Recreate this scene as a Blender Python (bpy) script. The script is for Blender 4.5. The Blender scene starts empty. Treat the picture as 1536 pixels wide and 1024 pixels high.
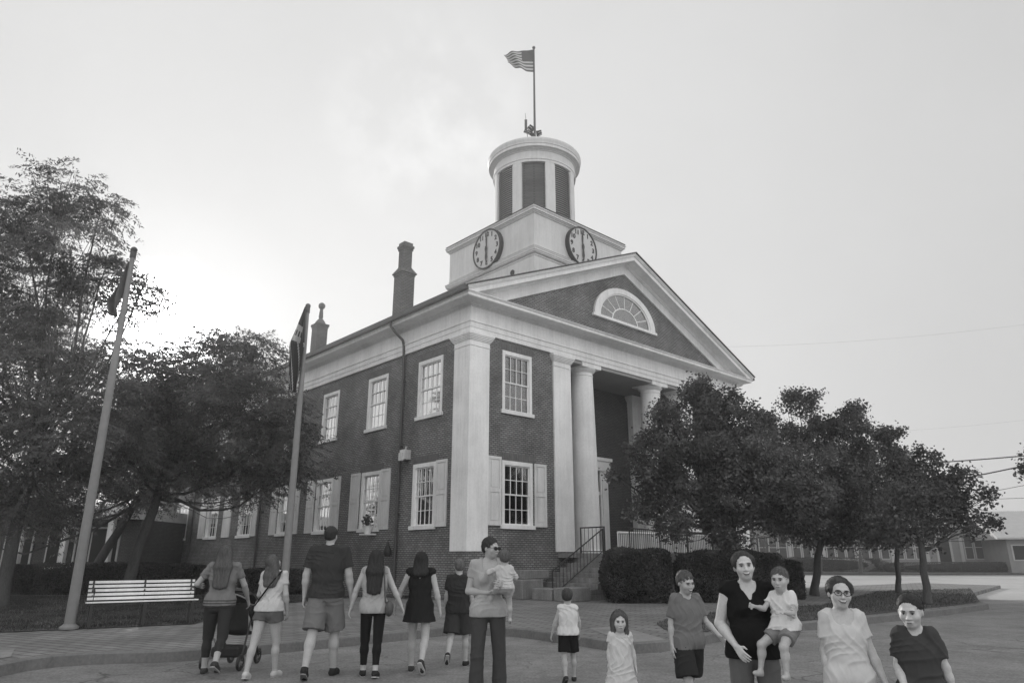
import bpy, math, random
import numpy as np
from mathutils import Vector, Matrix
random.seed(7); RNG = np.random.default_rng(7)
PI = math.pi; R = math.radians
sc = bpy.context.scene; COL = sc.collection

# ------------------------------------------------------------------ camera geometry (metres, road surface at z = 0)
F = 1037.0; TH = R(17.25); CH = 1.5
cT, sT = math.cos(TH), math.sin(TH)
def at(x, y, d):
    py = y - 512; r = (x - 768, F*cT + py*sT, F*sT - py*cT); t = d / r[1]
    return Vector((t*r[0], d, t*r[2] + CH))
def gnd(x, y, z=0.0):
    py = y - 512; r = (x - 768, F*cT + py*sT, F*sT - py*cT); t = (z - CH) / r[2]
    return Vector((t*r[0], t*r[1], z))

# ------------------------------------------------------------------ helpers
def tag(o, label=None, cat=None, group=None, kind=None):
    if label: o['label'] = label
    if cat: o['category'] = cat
    if group: o['group'] = group
    if kind: o['kind'] = kind
    return o
def empty(name, loc=(0, 0, 0), rz=0.0):
    o = bpy.data.objects.new(name, None); COL.objects.link(o)
    o.location = loc; o.rotation_euler = (0, 0, rz); o.empty_display_size = .2
    return o
def mesh_obj(name, V, Fc, mat, parent=None, smooth=False, loc=None, mats=None, midx=None):
    me = bpy.data.meshes.new(name)
    V = np.asarray(V, dtype=np.float32)
    if isinstance(Fc, np.ndarray):
        n, k = Fc.shape
        me.vertices.add(len(V)); me.vertices.foreach_set('co', V.ravel())
        me.loops.add(n*k); me.loops.foreach_set('vertex_index', Fc.astype(np.int32).ravel())
        me.polygons.add(n)
        me.polygons.foreach_set('loop_start', np.arange(0, n*k, k, dtype=np.int32))
        me.update(calc_edges=True); me.validate()
    else:
        me.from_pydata(V.tolist(), [], Fc); me.update()
    for m in (mats or [mat]): me.materials.append(m)
    if midx is not None: me.polygons.foreach_set('material_index', np.asarray(midx, dtype=np.int32))
    if smooth: me.polygons.foreach_set('use_smooth', np.ones(len(me.polygons), dtype=bool))
    me.update()
    o = bpy.data.objects.new(name, me); COL.objects.link(o)
    if parent: o.parent = parent
    if loc is not None: o.location = loc
    return o
class MB:
    def __init__(s): s.v = []; s.f = []; s.m = []; s.cm = 0
    def add(s, V, Fc):
        n = len(s.v); s.v += [tuple(p) for p in V]
        s.f += [tuple(i + n for i in q) for q in Fc]; s.m += [s.cm]*len(Fc)
        return s
    def box(s, x0, x1, y0, y1, z0, z1, M=None):
        V = [Vector(p) for p in ((x0,y0,z0),(x1,y0,z0),(x1,y1,z0),(x0,y1,z0),(x0,y0,z1),(x1,y0,z1),(x1,y1,z1),(x0,y1,z1))]
        if M is not None: V = [M @ p for p in V]
        return s.add(V, [(0,3,2,1),(4,5,6,7),(0,1,5,4),(1,2,6,5),(2,3,7,6),(3,0,4,7)])
    def tube(s, pts, rad, n=8, cap=True):
        pts = [Vector(p) for p in pts]; rs = rad if isinstance(rad, (list, tuple)) else [rad]*len(pts)
        V = []; Fc = []; ref = None
        for i, p in enumerate(pts):
            t = (pts[min(i+1, len(pts)-1)] - pts[max(i-1, 0)]).normalized()
            if ref is None:
                ref = Vector((0, 0, 1)) if abs(t.z) < .9 else Vector((1, 0, 0))
            a = t.cross(ref).normalized(); b = t.cross(a).normalized(); ref = -(t.cross(a))if False else ref
            for k in range(n):
                w = 2*PI*k/n; V.append(p + (a*math.cos(w) + b*math.sin(w))*rs[i])
        for i in range(len(pts)-1):
            for k in range(n):
                k2 = (k+1) % n; Fc.append((i*n+k, i*n+k2, (i+1)*n+k2, (i+1)*n+k))
        if cap:
            Fc.append(tuple(range(n-1, -1, -1))); Fc.append(tuple((len(pts)-1)*n+k for k in range(n)))
        return s.add(V, Fc)
    def lathe(s, prof, c=(0, 0, 0), n=32, a0=0.0, a1=2*PI, cap=True):
        full = abs(a1-a0-2*PI) < 1e-6; m = n if full else n+1
        V = []; Fc = []
        for (r, z) in prof:
            for k in range(m):
                w = a0 + (a1-a0)*k/n; V.append((c[0]+r*math.cos(w), c[1]+r*math.sin(w), c[2]+z))
        for i in range(len(prof)-1):
            for k in range(n):
                k2 = (k+1) % m if full else k+1
                Fc.append((i*m+k, i*m+k2, (i+1)*m+k2, (i+1)*m+k))
        if cap and full:
            if prof[0][0] > 1e-5: Fc.append(tuple(range(m-1, -1, -1)))
            if prof[-1][0] > 1e-5: Fc.append(tuple((len(prof)-1)*m+k for k in range(m)))
        return s.add(V, Fc)
    def sphere(s, c, r, n=12, m=8):
        rr = r if isinstance(r, (tuple, list)) else (r, r, r)
        V = []; Fc = []
        for i in range(m+1):
            p = PI*i/m
            for k in range(n):
                w = 2*PI*k/n; V.append((c[0]+rr[0]*math.sin(p)*math.cos(w), c[1]+rr[1]*math.sin(p)*math.sin(w), c[2]+rr[2]*math.cos(p)))
        for i in range(m):
            for k in range(n):
                k2 = (k+1) % n; Fc.append((i*n+k, (i+1)*n+k, (i+1)*n+k2, i*n+k2))
        return s.add(V, Fc)
    def prism(s, poly, y0, y1):       # poly in (x, z)
        n = len(poly); V = [(x, y0, z) for x, z in poly] + [(x, y1, z) for x, z in poly]
        Fc = [tuple(range(n)), tuple(range(2*n-1, n-1, -1))] + [(i, i+n, (i+1) % n+n, (i+1) % n) for i in range(n)]
        return s.add(V, Fc)
    def build(s, name, mat, parent=None, smooth=False, loc=None, mats=None, bevel=0):
        o = mesh_obj(name, s.v, s.f, mat, parent, smooth, loc, mats, s.m if mats else None)
        if smooth:
            try: o.data.set_sharp_from_angle(angle=R(40))
            except Exception: pass
        if bevel:
            b = o.modifiers.new('bevel', 'BEVEL'); b.width = bevel; b.segments = 1; b.limit_method = 'ANGLE'
        return o

# ------------------------------------------------------------------ materials (all procedural, black-and-white world)
def nm(name):
    m = bpy.data.materials.new(name); m.use_nodes = True
    nt = m.node_tree; nt.nodes.clear()
    out = nt.nodes.new('ShaderNodeOutputMaterial'); b = nt.nodes.new('ShaderNodeBsdfPrincipled')
    nt.links.new(b.outputs[0], out.inputs[0])
    return m, nt, b, out
def g(v): return (v, v, v, 1)
def surf(name, v, rough=.8, var=.2, scale=3.0, bump=0.0, bscale=60.0, spec=.3, metal=0.0, obj=True, sheen=0, stretch=None):
    m, nt, b, out = nm(name); N = nt.nodes.new; L = nt.links.new
    tc = N('ShaderNodeTexCoord'); src = tc.outputs['Object']
    if stretch:
        mp = N('ShaderNodeMapping'); mp.inputs['Scale'].default_value = stretch; L(src, mp.inputs[0]); src = mp.outputs[0]
    n1 = N('ShaderNodeTexNoise'); n1.inputs['Scale'].default_value = scale; n1.inputs['Detail'].default_value = 6; L(src, n1.inputs['Vector'])
    n2 = N('ShaderNodeTexNoise'); n2.inputs['Scale'].default_value = scale*9; n2.inputs['Detail'].default_value = 4; L(src, n2.inputs['Vector'])
    mx = N('ShaderNodeMath'); mx.operation = 'ADD'; L(n1.outputs[0], mx.inputs[0]); L(n2.outputs[0], mx.inputs[1])
    r = N('ShaderNodeMapRange'); r.inputs[1].default_value = .7; r.inputs[2].default_value = 1.3
    r.inputs[3].default_value = v*(1-var); r.inputs[4].default_value = v*(1+var); L(mx.outputs[0], r.inputs[0])
    L(r.outputs[0], b.inputs['Base Color'])
    b.inputs['Roughness'].default_value = rough; b.inputs['Specular IOR Level'].default_value = spec; b.inputs['Metallic'].default_value = metal
    if bump:
        nb = N('ShaderNodeTexNoise'); nb.inputs['Scale'].default_value = bscale; nb.inputs['Detail'].default_value = 5; L(src, nb.inputs['Vector'])
        bp = N('ShaderNodeBump'); bp.inputs['Strength'].default_value = min(1, bump*20); bp.inputs['Distance'].default_value = bump
        L(nb.outputs[0], bp.inputs['Height']); L(bp.outputs[0], b.inputs['Normal'])
    return m
def brick(name, c1, c2, mortar, bw=.2, bh=.075, ms=.012, horizontal=False, rot=0.0, stain=.25):
    m, nt, b, out = nm(name); N = nt.nodes.new; L = nt.links.new
    tc = N('ShaderNodeTexCoord'); sp = N('ShaderNodeSeparateXYZ'); L(tc.outputs['Object'], sp.inputs[0])
    cb = N('ShaderNodeCombineXYZ')
    if horizontal:
        mp = N('ShaderNodeMapping'); mp.inputs['Rotation'].default_value = (0, 0, rot); L(tc.outputs['Object'], mp.inputs[0]); vec = mp.outputs[0]
    else:
        ad = N('ShaderNodeMath'); ad.operation = 'ADD'; L(sp.outputs[0], ad.inputs[0]); L(sp.outputs[1], ad.inputs[1])
        L(ad.outputs[0], cb.inputs[0]); L(sp.outputs[2], cb.inputs[1]); vec = cb.outputs[0]
    br = N('ShaderNodeTexBrick'); L(vec, br.inputs['Vector'])
    br.inputs['Color1'].default_value = g(c1); br.inputs['Color2'].default_value = g(c2); br.inputs['Mortar'].default_value = g(mortar)
    br.inputs['Scale'].default_value = 1.0; br.inputs['Brick Width'].default_value = bw; br.inputs['Row Height'].default_value = bh
    br.inputs['Mortar Size'].default_value = ms; br.inputs['Mortar Smooth'].default_value = .2
    n1 = N('ShaderNodeTexNoise'); n1.inputs['Scale'].default_value = .6; n1.inputs['Detail'].default_value = 8; n1.inputs['Roughness'].default_value = .65
    L(tc.outputs['Object'], n1.inputs['Vector'])
    r = N('ShaderNodeMapRange'); r.inputs[1].default_value = .3; r.inputs[2].default_value = .7; r.inputs[3].default_value = 1-stain; r.inputs[4].default_value = 1+stain
    L(n1.outputs[0], r.inputs[0])
    mx = N('ShaderNodeVectorMath'); mx.operation = 'SCALE'; L(br.outputs['Color'], mx.inputs[0]); L(r.outputs[0], mx.inputs['Scale'])
    L(mx.outputs[0], b.inputs['Base Color']); b.inputs['Roughness'].default_value = .9; b.inputs['Specular IOR Level'].default_value = .2
    bp = N('ShaderNodeBump'); bp.inputs['Strength'].default_value = .6; bp.inputs['Distance'].default_value = .01; bp.invert = True
    L(br.outputs['Fac'], bp.inputs['Height']); L(bp.outputs[0], b.inputs['Normal'])
    return m
def leafmat(name, v, tr=.5, var=.5):
    m, nt, b, out = nm(name); N = nt.nodes.new; L = nt.links.new
    tc = N('ShaderNodeTexCoord'); n1 = N('ShaderNodeTexNoise'); n1.inputs['Scale'].default_value = 1.1; n1.inputs['Detail'].default_value = 5
    L(tc.outputs['Object'], n1.inputs['Vector'])
    r = N('ShaderNodeMapRange'); r.inputs[1].default_value = .35; r.inputs[2].default_value = .65
    r.inputs[3].default_value = v*(1-var); r.inputs[4].default_value = v*(1+var); L(n1.outputs[0], r.inputs[0])
    L(r.outputs[0], b.inputs['Base Color']); b.inputs['Roughness'].default_value = .6; b.inputs['Specular IOR Level'].default_value = .25
    t = N('ShaderNodeBsdfTranslucent'); L(r.outputs[0], t.inputs[0]); ms = N('ShaderNodeMixShader'); ms.inputs[0].default_value = tr
    L(b.outputs[0], ms.inputs[1]); L(t.outputs[0], ms.inputs[2]); L(ms.outputs[0], out.inputs[0])
    return m
M = {}
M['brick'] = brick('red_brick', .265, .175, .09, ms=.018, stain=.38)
M['brickdark'] = brick('shaded_brick', .11, .08, .045, ms=.014)  # darker brick tone for the porch, drum and annex
M['paving'] = brick('brick_paving', .21, .16, .09, bw=.42, bh=.21, ms=.02, horizontal=True, rot=R(28), stain=.25)
M['white'] = surf('white_painted_wood', .8, .55, .06, 1.2, .0008, 40)
M['whiteold'] = surf('weathered_white_paint', .62, .6, .14, 2.0, .001, 30)
M['tower'] = surf('painted_tower_boards', .6, .6, .05, .8, .0006, 30)
M['shutter'] = surf('shutter_paint', .68, .55, .06, 2)
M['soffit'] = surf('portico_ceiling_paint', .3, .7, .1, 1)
M['stone'] = surf('step_stone', .24, .85, .25, 3, .004, 30)
M['slate'] = surf('roof_slate', .06, .6, .3, 4, .003, 20)
M['gutter'] = surf('gutter_metal', .07, .5, .2, 2)
def weather(m, streak=.12):
    nt = m.node_tree; N = nt.nodes.new; L = nt.links.new; b = [n for n in nt.nodes if n.type == 'BSDF_PRINCIPLED'][0]; src = b.inputs['Base Color'].links[0].from_socket
    tc = N('ShaderNodeTexCoord'); mp = N('ShaderNodeMapping'); mp.inputs['Scale'].default_value = (7, 7, .5); L(tc.outputs['Object'], mp.inputs[0])
    n1 = N('ShaderNodeTexNoise'); n1.inputs['Scale'].default_value = 1.0; n1.inputs['Detail'].default_value = 8; n1.inputs['Roughness'].default_value = .7; L(mp.outputs[0], n1.inputs['Vector'])
    n2 = N('ShaderNodeTexNoise'); n2.inputs['Scale'].default_value = .8; n2.inputs['Detail'].default_value = 6; L(tc.outputs['Object'], n2.inputs['Vector'])
    mu = N('ShaderNodeMath'); mu.operation = 'MULTIPLY'; L(n1.outputs[0], mu.inputs[0]); L(n2.outputs[0], mu.inputs[1])
    r = N('ShaderNodeMapRange'); r.inputs[1].default_value = .15; r.inputs[2].default_value = .36; r.inputs[3].default_value = 1.04; r.inputs[4].default_value = 1-streak; L(mu.outputs[0], r.inputs[0])
    m2 = N('ShaderNodeMath'); m2.operation = 'MULTIPLY'; L(src, m2.inputs[0]); L(r.outputs[0], m2.inputs[1]); L(m2.outputs[0], b.inputs['Base Color'])
weather(M['white'], .16); weather(M['tower'], .16); weather(M['whiteold'], .3); weather(M['shutter'], .15); weather(M['stone'], .3)
def cracks(m, sc_, wdt, dark, patch):
    nt = m.node_tree; N = nt.nodes.new; L = nt.links.new; b = [n for n in nt.nodes if n.type == 'BSDF_PRINCIPLED'][0]; src = b.inputs['Base Color'].links[0].from_socket
    tc = N('ShaderNodeTexCoord'); nz = N('ShaderNodeTexNoise'); nz.inputs['Scale'].default_value = 1.3; nz.inputs['Detail'].default_value = 6; L(tc.outputs['Object'], nz.inputs['Vector'])
    vm = N('ShaderNodeVectorMath'); vm.operation = 'MULTIPLY_ADD'; L(nz.outputs['Color'], vm.inputs[0]); vm.inputs[1].default_value = (1.2, 1.2, 0); L(tc.outputs['Object'], vm.inputs[2])
    vo = N('ShaderNodeTexVoronoi'); vo.feature = 'DISTANCE_TO_EDGE'; vo.inputs['Scale'].default_value = sc_; L(vm.outputs[0], vo.inputs['Vector'])
    r = N('ShaderNodeMapRange'); r.inputs[1].default_value = 0; r.inputs[2].default_value = wdt; r.inputs[3].default_value = dark; r.inputs[4].default_value = 1; L(vo.outputs[0], r.inputs[0])
    n2 = N('ShaderNodeTexNoise'); n2.inputs['Scale'].default_value = .35; n2.inputs['Detail'].default_value = 3; L(tc.outputs['Object'], n2.inputs['Vector'])
    g2 = N('ShaderNodeMapRange'); g2.inputs[1].default_value = .5; g2.inputs[2].default_value = .6; g2.inputs[3].default_value = 0; g2.inputs[4].default_value = 1; L(n2.outputs[0], g2.inputs[0])
    mx = N('ShaderNodeMix'); mx.data_type = 'FLOAT'; L(g2.outputs[0], mx.inputs[0]); mx.inputs[2].default_value = 1; L(r.outputs[0], mx.inputs[3])
    n3 = N('ShaderNodeTexNoise'); n3.inputs['Scale'].default_value = 28; n3.inputs['Detail'].default_value = 3; L(tc.outputs['Object'], n3.inputs['Vector'])
    r3 = N('ShaderNodeMapRange'); r3.inputs[1].default_value = .3; r3.inputs[2].default_value = .7; r3.inputs[3].default_value = 1-patch; r3.inputs[4].default_value = 1+patch; L(n3.outputs[0], r3.inputs[0])
    n4 = N('ShaderNodeTexNoise'); n4.inputs['Scale'].default_value = .9; n4.inputs['Detail'].default_value = 9; n4.inputs['Roughness'].default_value = .7; L(tc.outputs['Object'], n4.inputs['Vector'])
    r4 = N('ShaderNodeMapRange'); r4.inputs[1].default_value = .32; r4.inputs[2].default_value = .62; r4.inputs[3].default_value = .72; r4.inputs[4].default_value = 1.1; L(n4.outputs[0], r4.inputs[0])
    for s_ in (mx.outputs[0], r3.outputs[0], r4.outputs[0]):
        m2 = N('ShaderNodeMath'); m2.operation = 'MULTIPLY'; L(src, m2.inputs[0]); L(s_, m2.inputs[1]); src = m2.outputs[0]
    L(src, b.inputs['Base Color'])
M['louver'] = surf('louver_paint', .2, .6, .15, 4)
M['iron'] = surf('black_iron', .025, .45, .2, 9, spec=.5)
M['darkvoid'] = surf('dark_interior', .02, .9, .2, 1)
M['curtain'] = surf('pale_curtain', .55, .9, .1, 3, stretch=(1, 1, .2))
M['concrete'] = surf('kerb_concrete', .15, .9, .22, 2.5, .003, 50)
M['walkconc'] = surf('sidewalk_concrete', .24, .9, .15, 1.5, .002, 60)
M['asphalt'] = surf('asphalt', .19, .85, .2, .7, .006, 90, spec=.3)
weather(M['walkconc'], .3); cracks(M['asphalt'], .8, .022, .35, .3)
M['lightasphalt'] = surf('worn_street', .34, .9, .15, .3, .003, 50, spec=.25)  # paler copy of the asphalt, sunlight put into the colour
M['soil'] = surf('mulch_and_grass', .07, 1, .5, 2.2, .03, 14)
M['bark'] = surf('bark', .07, .95, .35, 5, .02, 20, stretch=(1, 1, .25))
M['pole'] = surf('aluminium_pole', .19, .45, .1, 1, metal=.1, spec=.5)
M['clockface'] = surf('clock_face', .5, .5, .06, 2)
M['black'] = surf('black_paint', .02, .5, .1, 3)
M['rooftin'] = surf('pale_metal_roof', .42, .5, .1, 2)
M['farwall'] = surf('pale_far_wall', .24, .8, .12, 1.5)
M['fartrim'] = surf('far_trim', .42, .7, .08, 1.5)
M['chimbrick'] = brick('chimney_brick', .14, .1, .05, ms=.012)
M['leafA'] = leafmat('feathery_leaf', .14, .55)
M['leafB'] = leafmat('maple_leaf', .11, .3)
M['hedge'] = leafmat('hedge_leaf', .05, .15)
M['grass'] = leafmat('grass_blade', .05, .3)
M['farleaf'] = leafmat('far_wood', .05, .1)
M['fp'] = surf('dark_far_pane', .05, .3, .2, 2)
m, nt, b, out = nm('window_glass'); b.inputs['Base Color'].default_value = g(.03); b.inputs['Roughness'].default_value = .06
tr = nt.nodes.new('ShaderNodeBsdfTransparent'); tr.inputs[0].default_value = g(.85); ms = nt.nodes.new('ShaderNodeMixShader')
fr = nt.nodes.new('ShaderNodeFresnel'); fr.inputs[0].default_value = 1.6; ad = nt.nodes.new('ShaderNodeMath'); ad.operation = 'ADD'; ad.inputs[1].default_value = .12
nt.links.new(fr.outputs[0], ad.inputs[0]); nt.links.new(ad.outputs[0], ms.inputs[0]); nt.links.new(tr.outputs[0], ms.inputs[1]); nt.links.new(b.outputs[0], ms.inputs[2]); nt.links.new(ms.outputs[0], out.inputs[0])
gl = nt.nodes.new('ShaderNodeBsdfGlossy'); gl.inputs['Roughness'].default_value = .04; gl.inputs[0].default_value = g(.8); nt.links.new(gl.outputs[0], ms.inputs[2])
M['glass'] = m

# ------------------------------------------------------------------ sky, sun, camera
SUN = at(250, 487, 1000) - Vector((0, 0, CH)); SUN.normalize()
elev = math.asin(SUN.z); azim = math.atan2(SUN.x, SUN.y)
w = bpy.data.worlds.new('World'); sc.world = w; w.use_nodes = True; nt = w.node_tree; nt.nodes.clear(); N = nt.nodes.new; L = nt.links.new
sky = N('ShaderNodeTexSky'); sky.sky_type = 'NISHITA'; sky.sun_disc = False; sky.sun_elevation = elev; sky.sun_rotation = azim
sky.air_density = 1.0; sky.dust_density = 4.0; sky.ozone_density = .5; sky.altitude = 0
bw = N('ShaderNodeRGBToBW'); L(sky.outputs[0], bw.inputs[0])
# thin overcast layer that the photograph's sky shows, plus added fill glow behind the camera, mixed with the clear-sky radiance
tc = N('ShaderNodeTexCoord'); nz = N('ShaderNodeTexNoise'); nz.inputs['Scale'].default_value = 1.6; nz.inputs['Detail'].default_value = 6; L(tc.outputs['Generated'], nz.inputs['Vector'])
SKYMIX = (.0, 1.0)
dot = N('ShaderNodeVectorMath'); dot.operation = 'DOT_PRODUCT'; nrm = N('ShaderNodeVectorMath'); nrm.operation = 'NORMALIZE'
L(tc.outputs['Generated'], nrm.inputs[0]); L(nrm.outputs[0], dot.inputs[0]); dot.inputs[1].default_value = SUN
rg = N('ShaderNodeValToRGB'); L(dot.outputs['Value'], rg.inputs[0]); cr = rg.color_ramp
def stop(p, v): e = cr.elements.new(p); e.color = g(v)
cr.elements[0].position = 0.0; cr.elements[0].color = g(10.8); cr.elements[1].position = 1.0; cr.elements[1].color = g(150)  # unseen rear sky raised as added fill on the facades and people
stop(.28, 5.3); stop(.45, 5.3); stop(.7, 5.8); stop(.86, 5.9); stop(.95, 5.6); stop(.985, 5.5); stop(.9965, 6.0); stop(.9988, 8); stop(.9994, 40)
mr = N('ShaderNodeMapRange'); mr.inputs[1].default_value = .3; mr.inputs[2].default_value = .7; mr.inputs[3].default_value = .93; mr.inputs[4].default_value = 1.07; L(nz.outputs[0], mr.inputs[0])
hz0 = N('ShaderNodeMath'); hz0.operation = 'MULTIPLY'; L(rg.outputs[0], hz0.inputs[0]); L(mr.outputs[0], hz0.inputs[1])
# one thin wisp of cloud
CLD = (at(645, 185, 100)-Vector((0, 0, CH))).normalized(); dc = N('ShaderNodeVectorMath'); dc.operation = 'DOT_PRODUCT'; L(nrm.outputs[0], dc.inputs[0]); dc.inputs[1].default_value = CLD
ms1 = N('ShaderNodeMapRange'); ms1.interpolation_type = 'SMOOTHSTEP'; ms1.inputs[1].default_value = .985; ms1.inputs[2].default_value = .9995; L(dc.outputs['Value'], ms1.inputs[0])
cn = N('ShaderNodeTexNoise'); cn.inputs['Scale'].default_value = 14; cn.inputs['Detail'].default_value = 7; L(nrm.outputs[0], cn.inputs['Vector'])
cr2 = N('ShaderNodeMapRange'); cr2.inputs[1].default_value = .42; cr2.inputs[2].default_value = .68; cr2.inputs[3].default_value = 0; cr2.inputs[4].default_value = .16; L(cn.outputs[0], cr2.inputs[0])
cm = N('ShaderNodeMath'); cm.operation = 'MULTIPLY_ADD'; L(ms1.outputs[0], cm.inputs[0]); L(cr2.outputs[0], cm.inputs[1]); cm.inputs[2].default_value = 1.0
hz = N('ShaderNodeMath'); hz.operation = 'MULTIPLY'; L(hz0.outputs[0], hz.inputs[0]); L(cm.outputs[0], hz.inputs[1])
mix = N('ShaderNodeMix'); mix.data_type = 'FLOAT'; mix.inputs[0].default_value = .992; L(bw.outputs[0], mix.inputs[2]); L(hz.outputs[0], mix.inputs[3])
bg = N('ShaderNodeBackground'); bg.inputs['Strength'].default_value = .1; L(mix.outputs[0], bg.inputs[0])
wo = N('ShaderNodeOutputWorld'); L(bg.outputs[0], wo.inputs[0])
sl = bpy.data.lights.new('sun', 'SUN'); sl.energy = 4.0; sl.angle = R(.5); sl.color = (1, .985, .96)
so = bpy.data.objects.new('sun', sl); COL.objects.link(so); so.rotation_euler = SUN.to_track_quat('Z', 'Y').to_euler()
cam = bpy.data.cameras.new('camera'); co = bpy.data.objects.new('camera', cam); COL.objects.link(co); sc.camera = co
co.location = (0, 0, CH); co.rotation_euler = (R(90)+TH, 0, 0); cam.sensor_width = 36; cam.lens = 36*F/1536; cam.clip_start = .1; cam.clip_end = 2000
sc.view_settings.view_transform = 'Standard'; sc.view_settings.look = 'None'; sc.view_settings.gamma = 1; sc.view_settings.exposure = .22
sc.render.film_transparent = False
sc.cycles.use_denoising = True
sc.cycles.max_bounces = 6; sc.cycles.transparent_max_bounces = 12

# ------------------------------------------------------------------ ground
def sheet(name, poly, z, mat, thick=0.0):
    n = len(poly); V = [(x, y, z) for x, y in poly]; Fc = [tuple(range(n))]
    if thick:
        V += [(x, y, z-thick) for x, y in poly]; Fc += [(i, i+n, (i+1) % n+n, (i+1) % n) for i in range(n)]
    me = mesh_obj(name, V, Fc, mat); tag(me, kind='structure'); return me
sheet('road', [(-400, -60), (400, -60), (400, 1200), (-400, 1200)], 0, M['asphalt'])
def smoothline(pts, n=6):
    P = [Vector((p[0], p[1])) for p in pts]; out = []
    for i in range(len(P)-1):
        a, b_, c_, d_ = P[max(i-1, 0)], P[i], P[i+1], P[min(i+2, len(P)-1)]
        for k in range(n):
            t = k/n; out.append(.5*((2*b_) + (c_-a)*t + (2*a-5*b_+4*c_-d_)*t*t + (3*b_-a-3*c_+d_)*t**3))
    out.append(P[-1]); return [(p.x, p.y) for p in out]
# kerb line (top front edge), read from the photograph and laid on the ground
kl = [gnd(-420, 1110, .15), gnd(41, 988, .15), gnd(290, 974, .15), gnd(520, 955, .15), gnd(663, 941, .15)]
kl = smoothline([(p.x, p.y) for p in kl])
kr = [gnd(944, 965, .15), gnd(1009, 960, .15), gnd(1093, 946, .15), gnd(1181, 936, .15), gnd(1299, 925, .15), gnd(1400, 915, .15), gnd(1482, 905, .15)]
kr = smoothline([(p.x, p.y) for p in kr])
mid = [gnd(663, 941, .15), gnd(758, 941, .15), gnd(850, 952, .15), gnd(944, 965, .15)]
mid = smoothline([(p.x, p.y) for p in mid])
front_line = kl + mid[1:-1] + kr
tail = [(17.0, 27.5), (24, 36), (22, 39.5), (8, 30), (2, 40), (-20, 90), (-60, 90), (-60, -8)]
sheet('sidewalk', front_line + tail, .14, M['paving'], .14)
def kerb(line, name, wdt=.16):
    mb = MB(); P = [Vector((x, y, 0)) for x, y in line]; V = []; Fc = []
    for i, p in enumerate(P):
        t = (P[min(i+1, len(P)-1)]-P[max(i-1, 0)]).normalized(); nrm_ = Vector((-t.y, t.x, 0))
        for (o, z) in ((-.012, -.02), (-.005, .14), (.015, .155), (wdt, .157), (wdt, .05)): V.append(p + nrm_*o + Vector((0, 0, z)))
    for i in range(len(P)-1):
        for k in range(4): Fc.append((i*5+k, (i+1)*5+k, (i+1)*5+k+1, i*5+k+1))
    Fc += [tuple(range(5)), tuple((len(P)-1)*5+4-k for k in range(5))]
    mb.add(V, Fc); o = mb.build(name, M['concrete']); tag(o, kind='structure'); return o
kerb(kl, 'kerb'); kerb(kr, 'kerb_bend'); kerb(mid, 'dropped_kerb', .12)
# flush concrete ramp slab in the gap between the kerbs
a_, b_, c_, d_ = gnd(948, 964, .15), gnd(1000, 958, .15), gnd(930, 938, .15), gnd(880, 941, .15)
sheet('ramp_slab', [(a_.x, a_.y), (b_.x, b_.y), (c_.x, c_.y), (d_.x, d_.y)], .146, M['walkconc'])
p1_ = gnd(-60, 975, .15); p2_ = gnd(22, 972, .15); p3_ = gnd(-60, 995, .15); p4_ = gnd(16, 984, .15)
sheet('utility_slab', [(p1_.x, p1_.y), (p2_.x, p2_.y), (p4_.x, p4_.y), (p3_.x, p3_.y)], .148, M['walkconc'])
# planted strips
def gpoly(pts, z=.15): return [(gnd(x, y, z).x, gnd(x, y, z).y) for x, y in pts]
isl = gpoly([(985, 935), (1010, 950), (1060, 946), (1150, 934), (1240, 927), (1330, 918), (1440, 906), (1470, 902)]) + [(20, 32), (15, 30), (9, 21.5), (6.4, 20.3)] + gpoly([(1080, 916), (1000, 928)])
sheet('grass_island', isl, .152, M['soil'])
lawn = gpoly([(-500, 1010), (-100, 952), (110, 943), (290, 935), (330, 925), (420, 905), (560, 893)]) + [(-3.1, 24.0), (-2.0, 24.3), (-30, 54), (-58, 60), (-58, 5)]
sheet('lawn', lawn, .155, M['soil'])
# sunlit cross street and far verge
sheet('cross_street', [(9.5, 31.0), (18, 26.4), (60, 22), (260, 10), (260, 60), (60, 59), (30, 58), (14, 62), (-40, 130), (-46, 124), (5, 52)], .006, M['lightasphalt'])
sheet('far_verge', [(12, 66), (30, 62), (62, 62), (260, 66), (400, 160), (400, 700), (-100, 700), (-60, 150)], .12, M['soil'], .12)
sheet('street_line', [(16, 46), (60, 40.5), (200, 30), (200, 30.25), (60, 40.8), (16, 46.3)], .011, M['fartrim'])
sheet('street_line_far', [(20, 57.4), (60, 56.6), (200, 55), (200, 55.3), (60, 57), (20, 57.8)], .011, M['fartrim'])

# ------------------------------------------------------------------ courthouse; local frame x along the front, y into depth
W_ = 18.4; LD = 40.0
OX, OY = -.0632*24, 24.0
CR = R(42.4)
def b2w(x, y, z=0.0):
    return Vector((OX + x*math.cos(CR) - y*math.sin(CR), OY + x*math.sin(CR) + y*math.cos(CR), z))
ch = empty('courthouse', (OX, OY, 0), CR)
tag(ch, 'two storey brick courthouse with white columned portico and a pediment on its front', 'courthouse')
def Fm(y0=0.0): return lambda a, z, d: (a, y0+d, z)       # front-facing wall at y = y0
def Lm(x0=0.0): return lambda a, z, d: (x0+d, a, z)       # left-facing wall at x = x0
def fbox(mb, m, a0, a1, z0, z1, d0, d1):
    V = [m(a, z, d) for d in (d0, d1) for z in (z0, z1) for a in (a0, a1)]
    mb.add(V, [(0,1,3,2),(4,6,7,5),(0,4,5,1),(2,3,7,6),(0,2,6,4),(1,5,7,3)])
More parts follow.
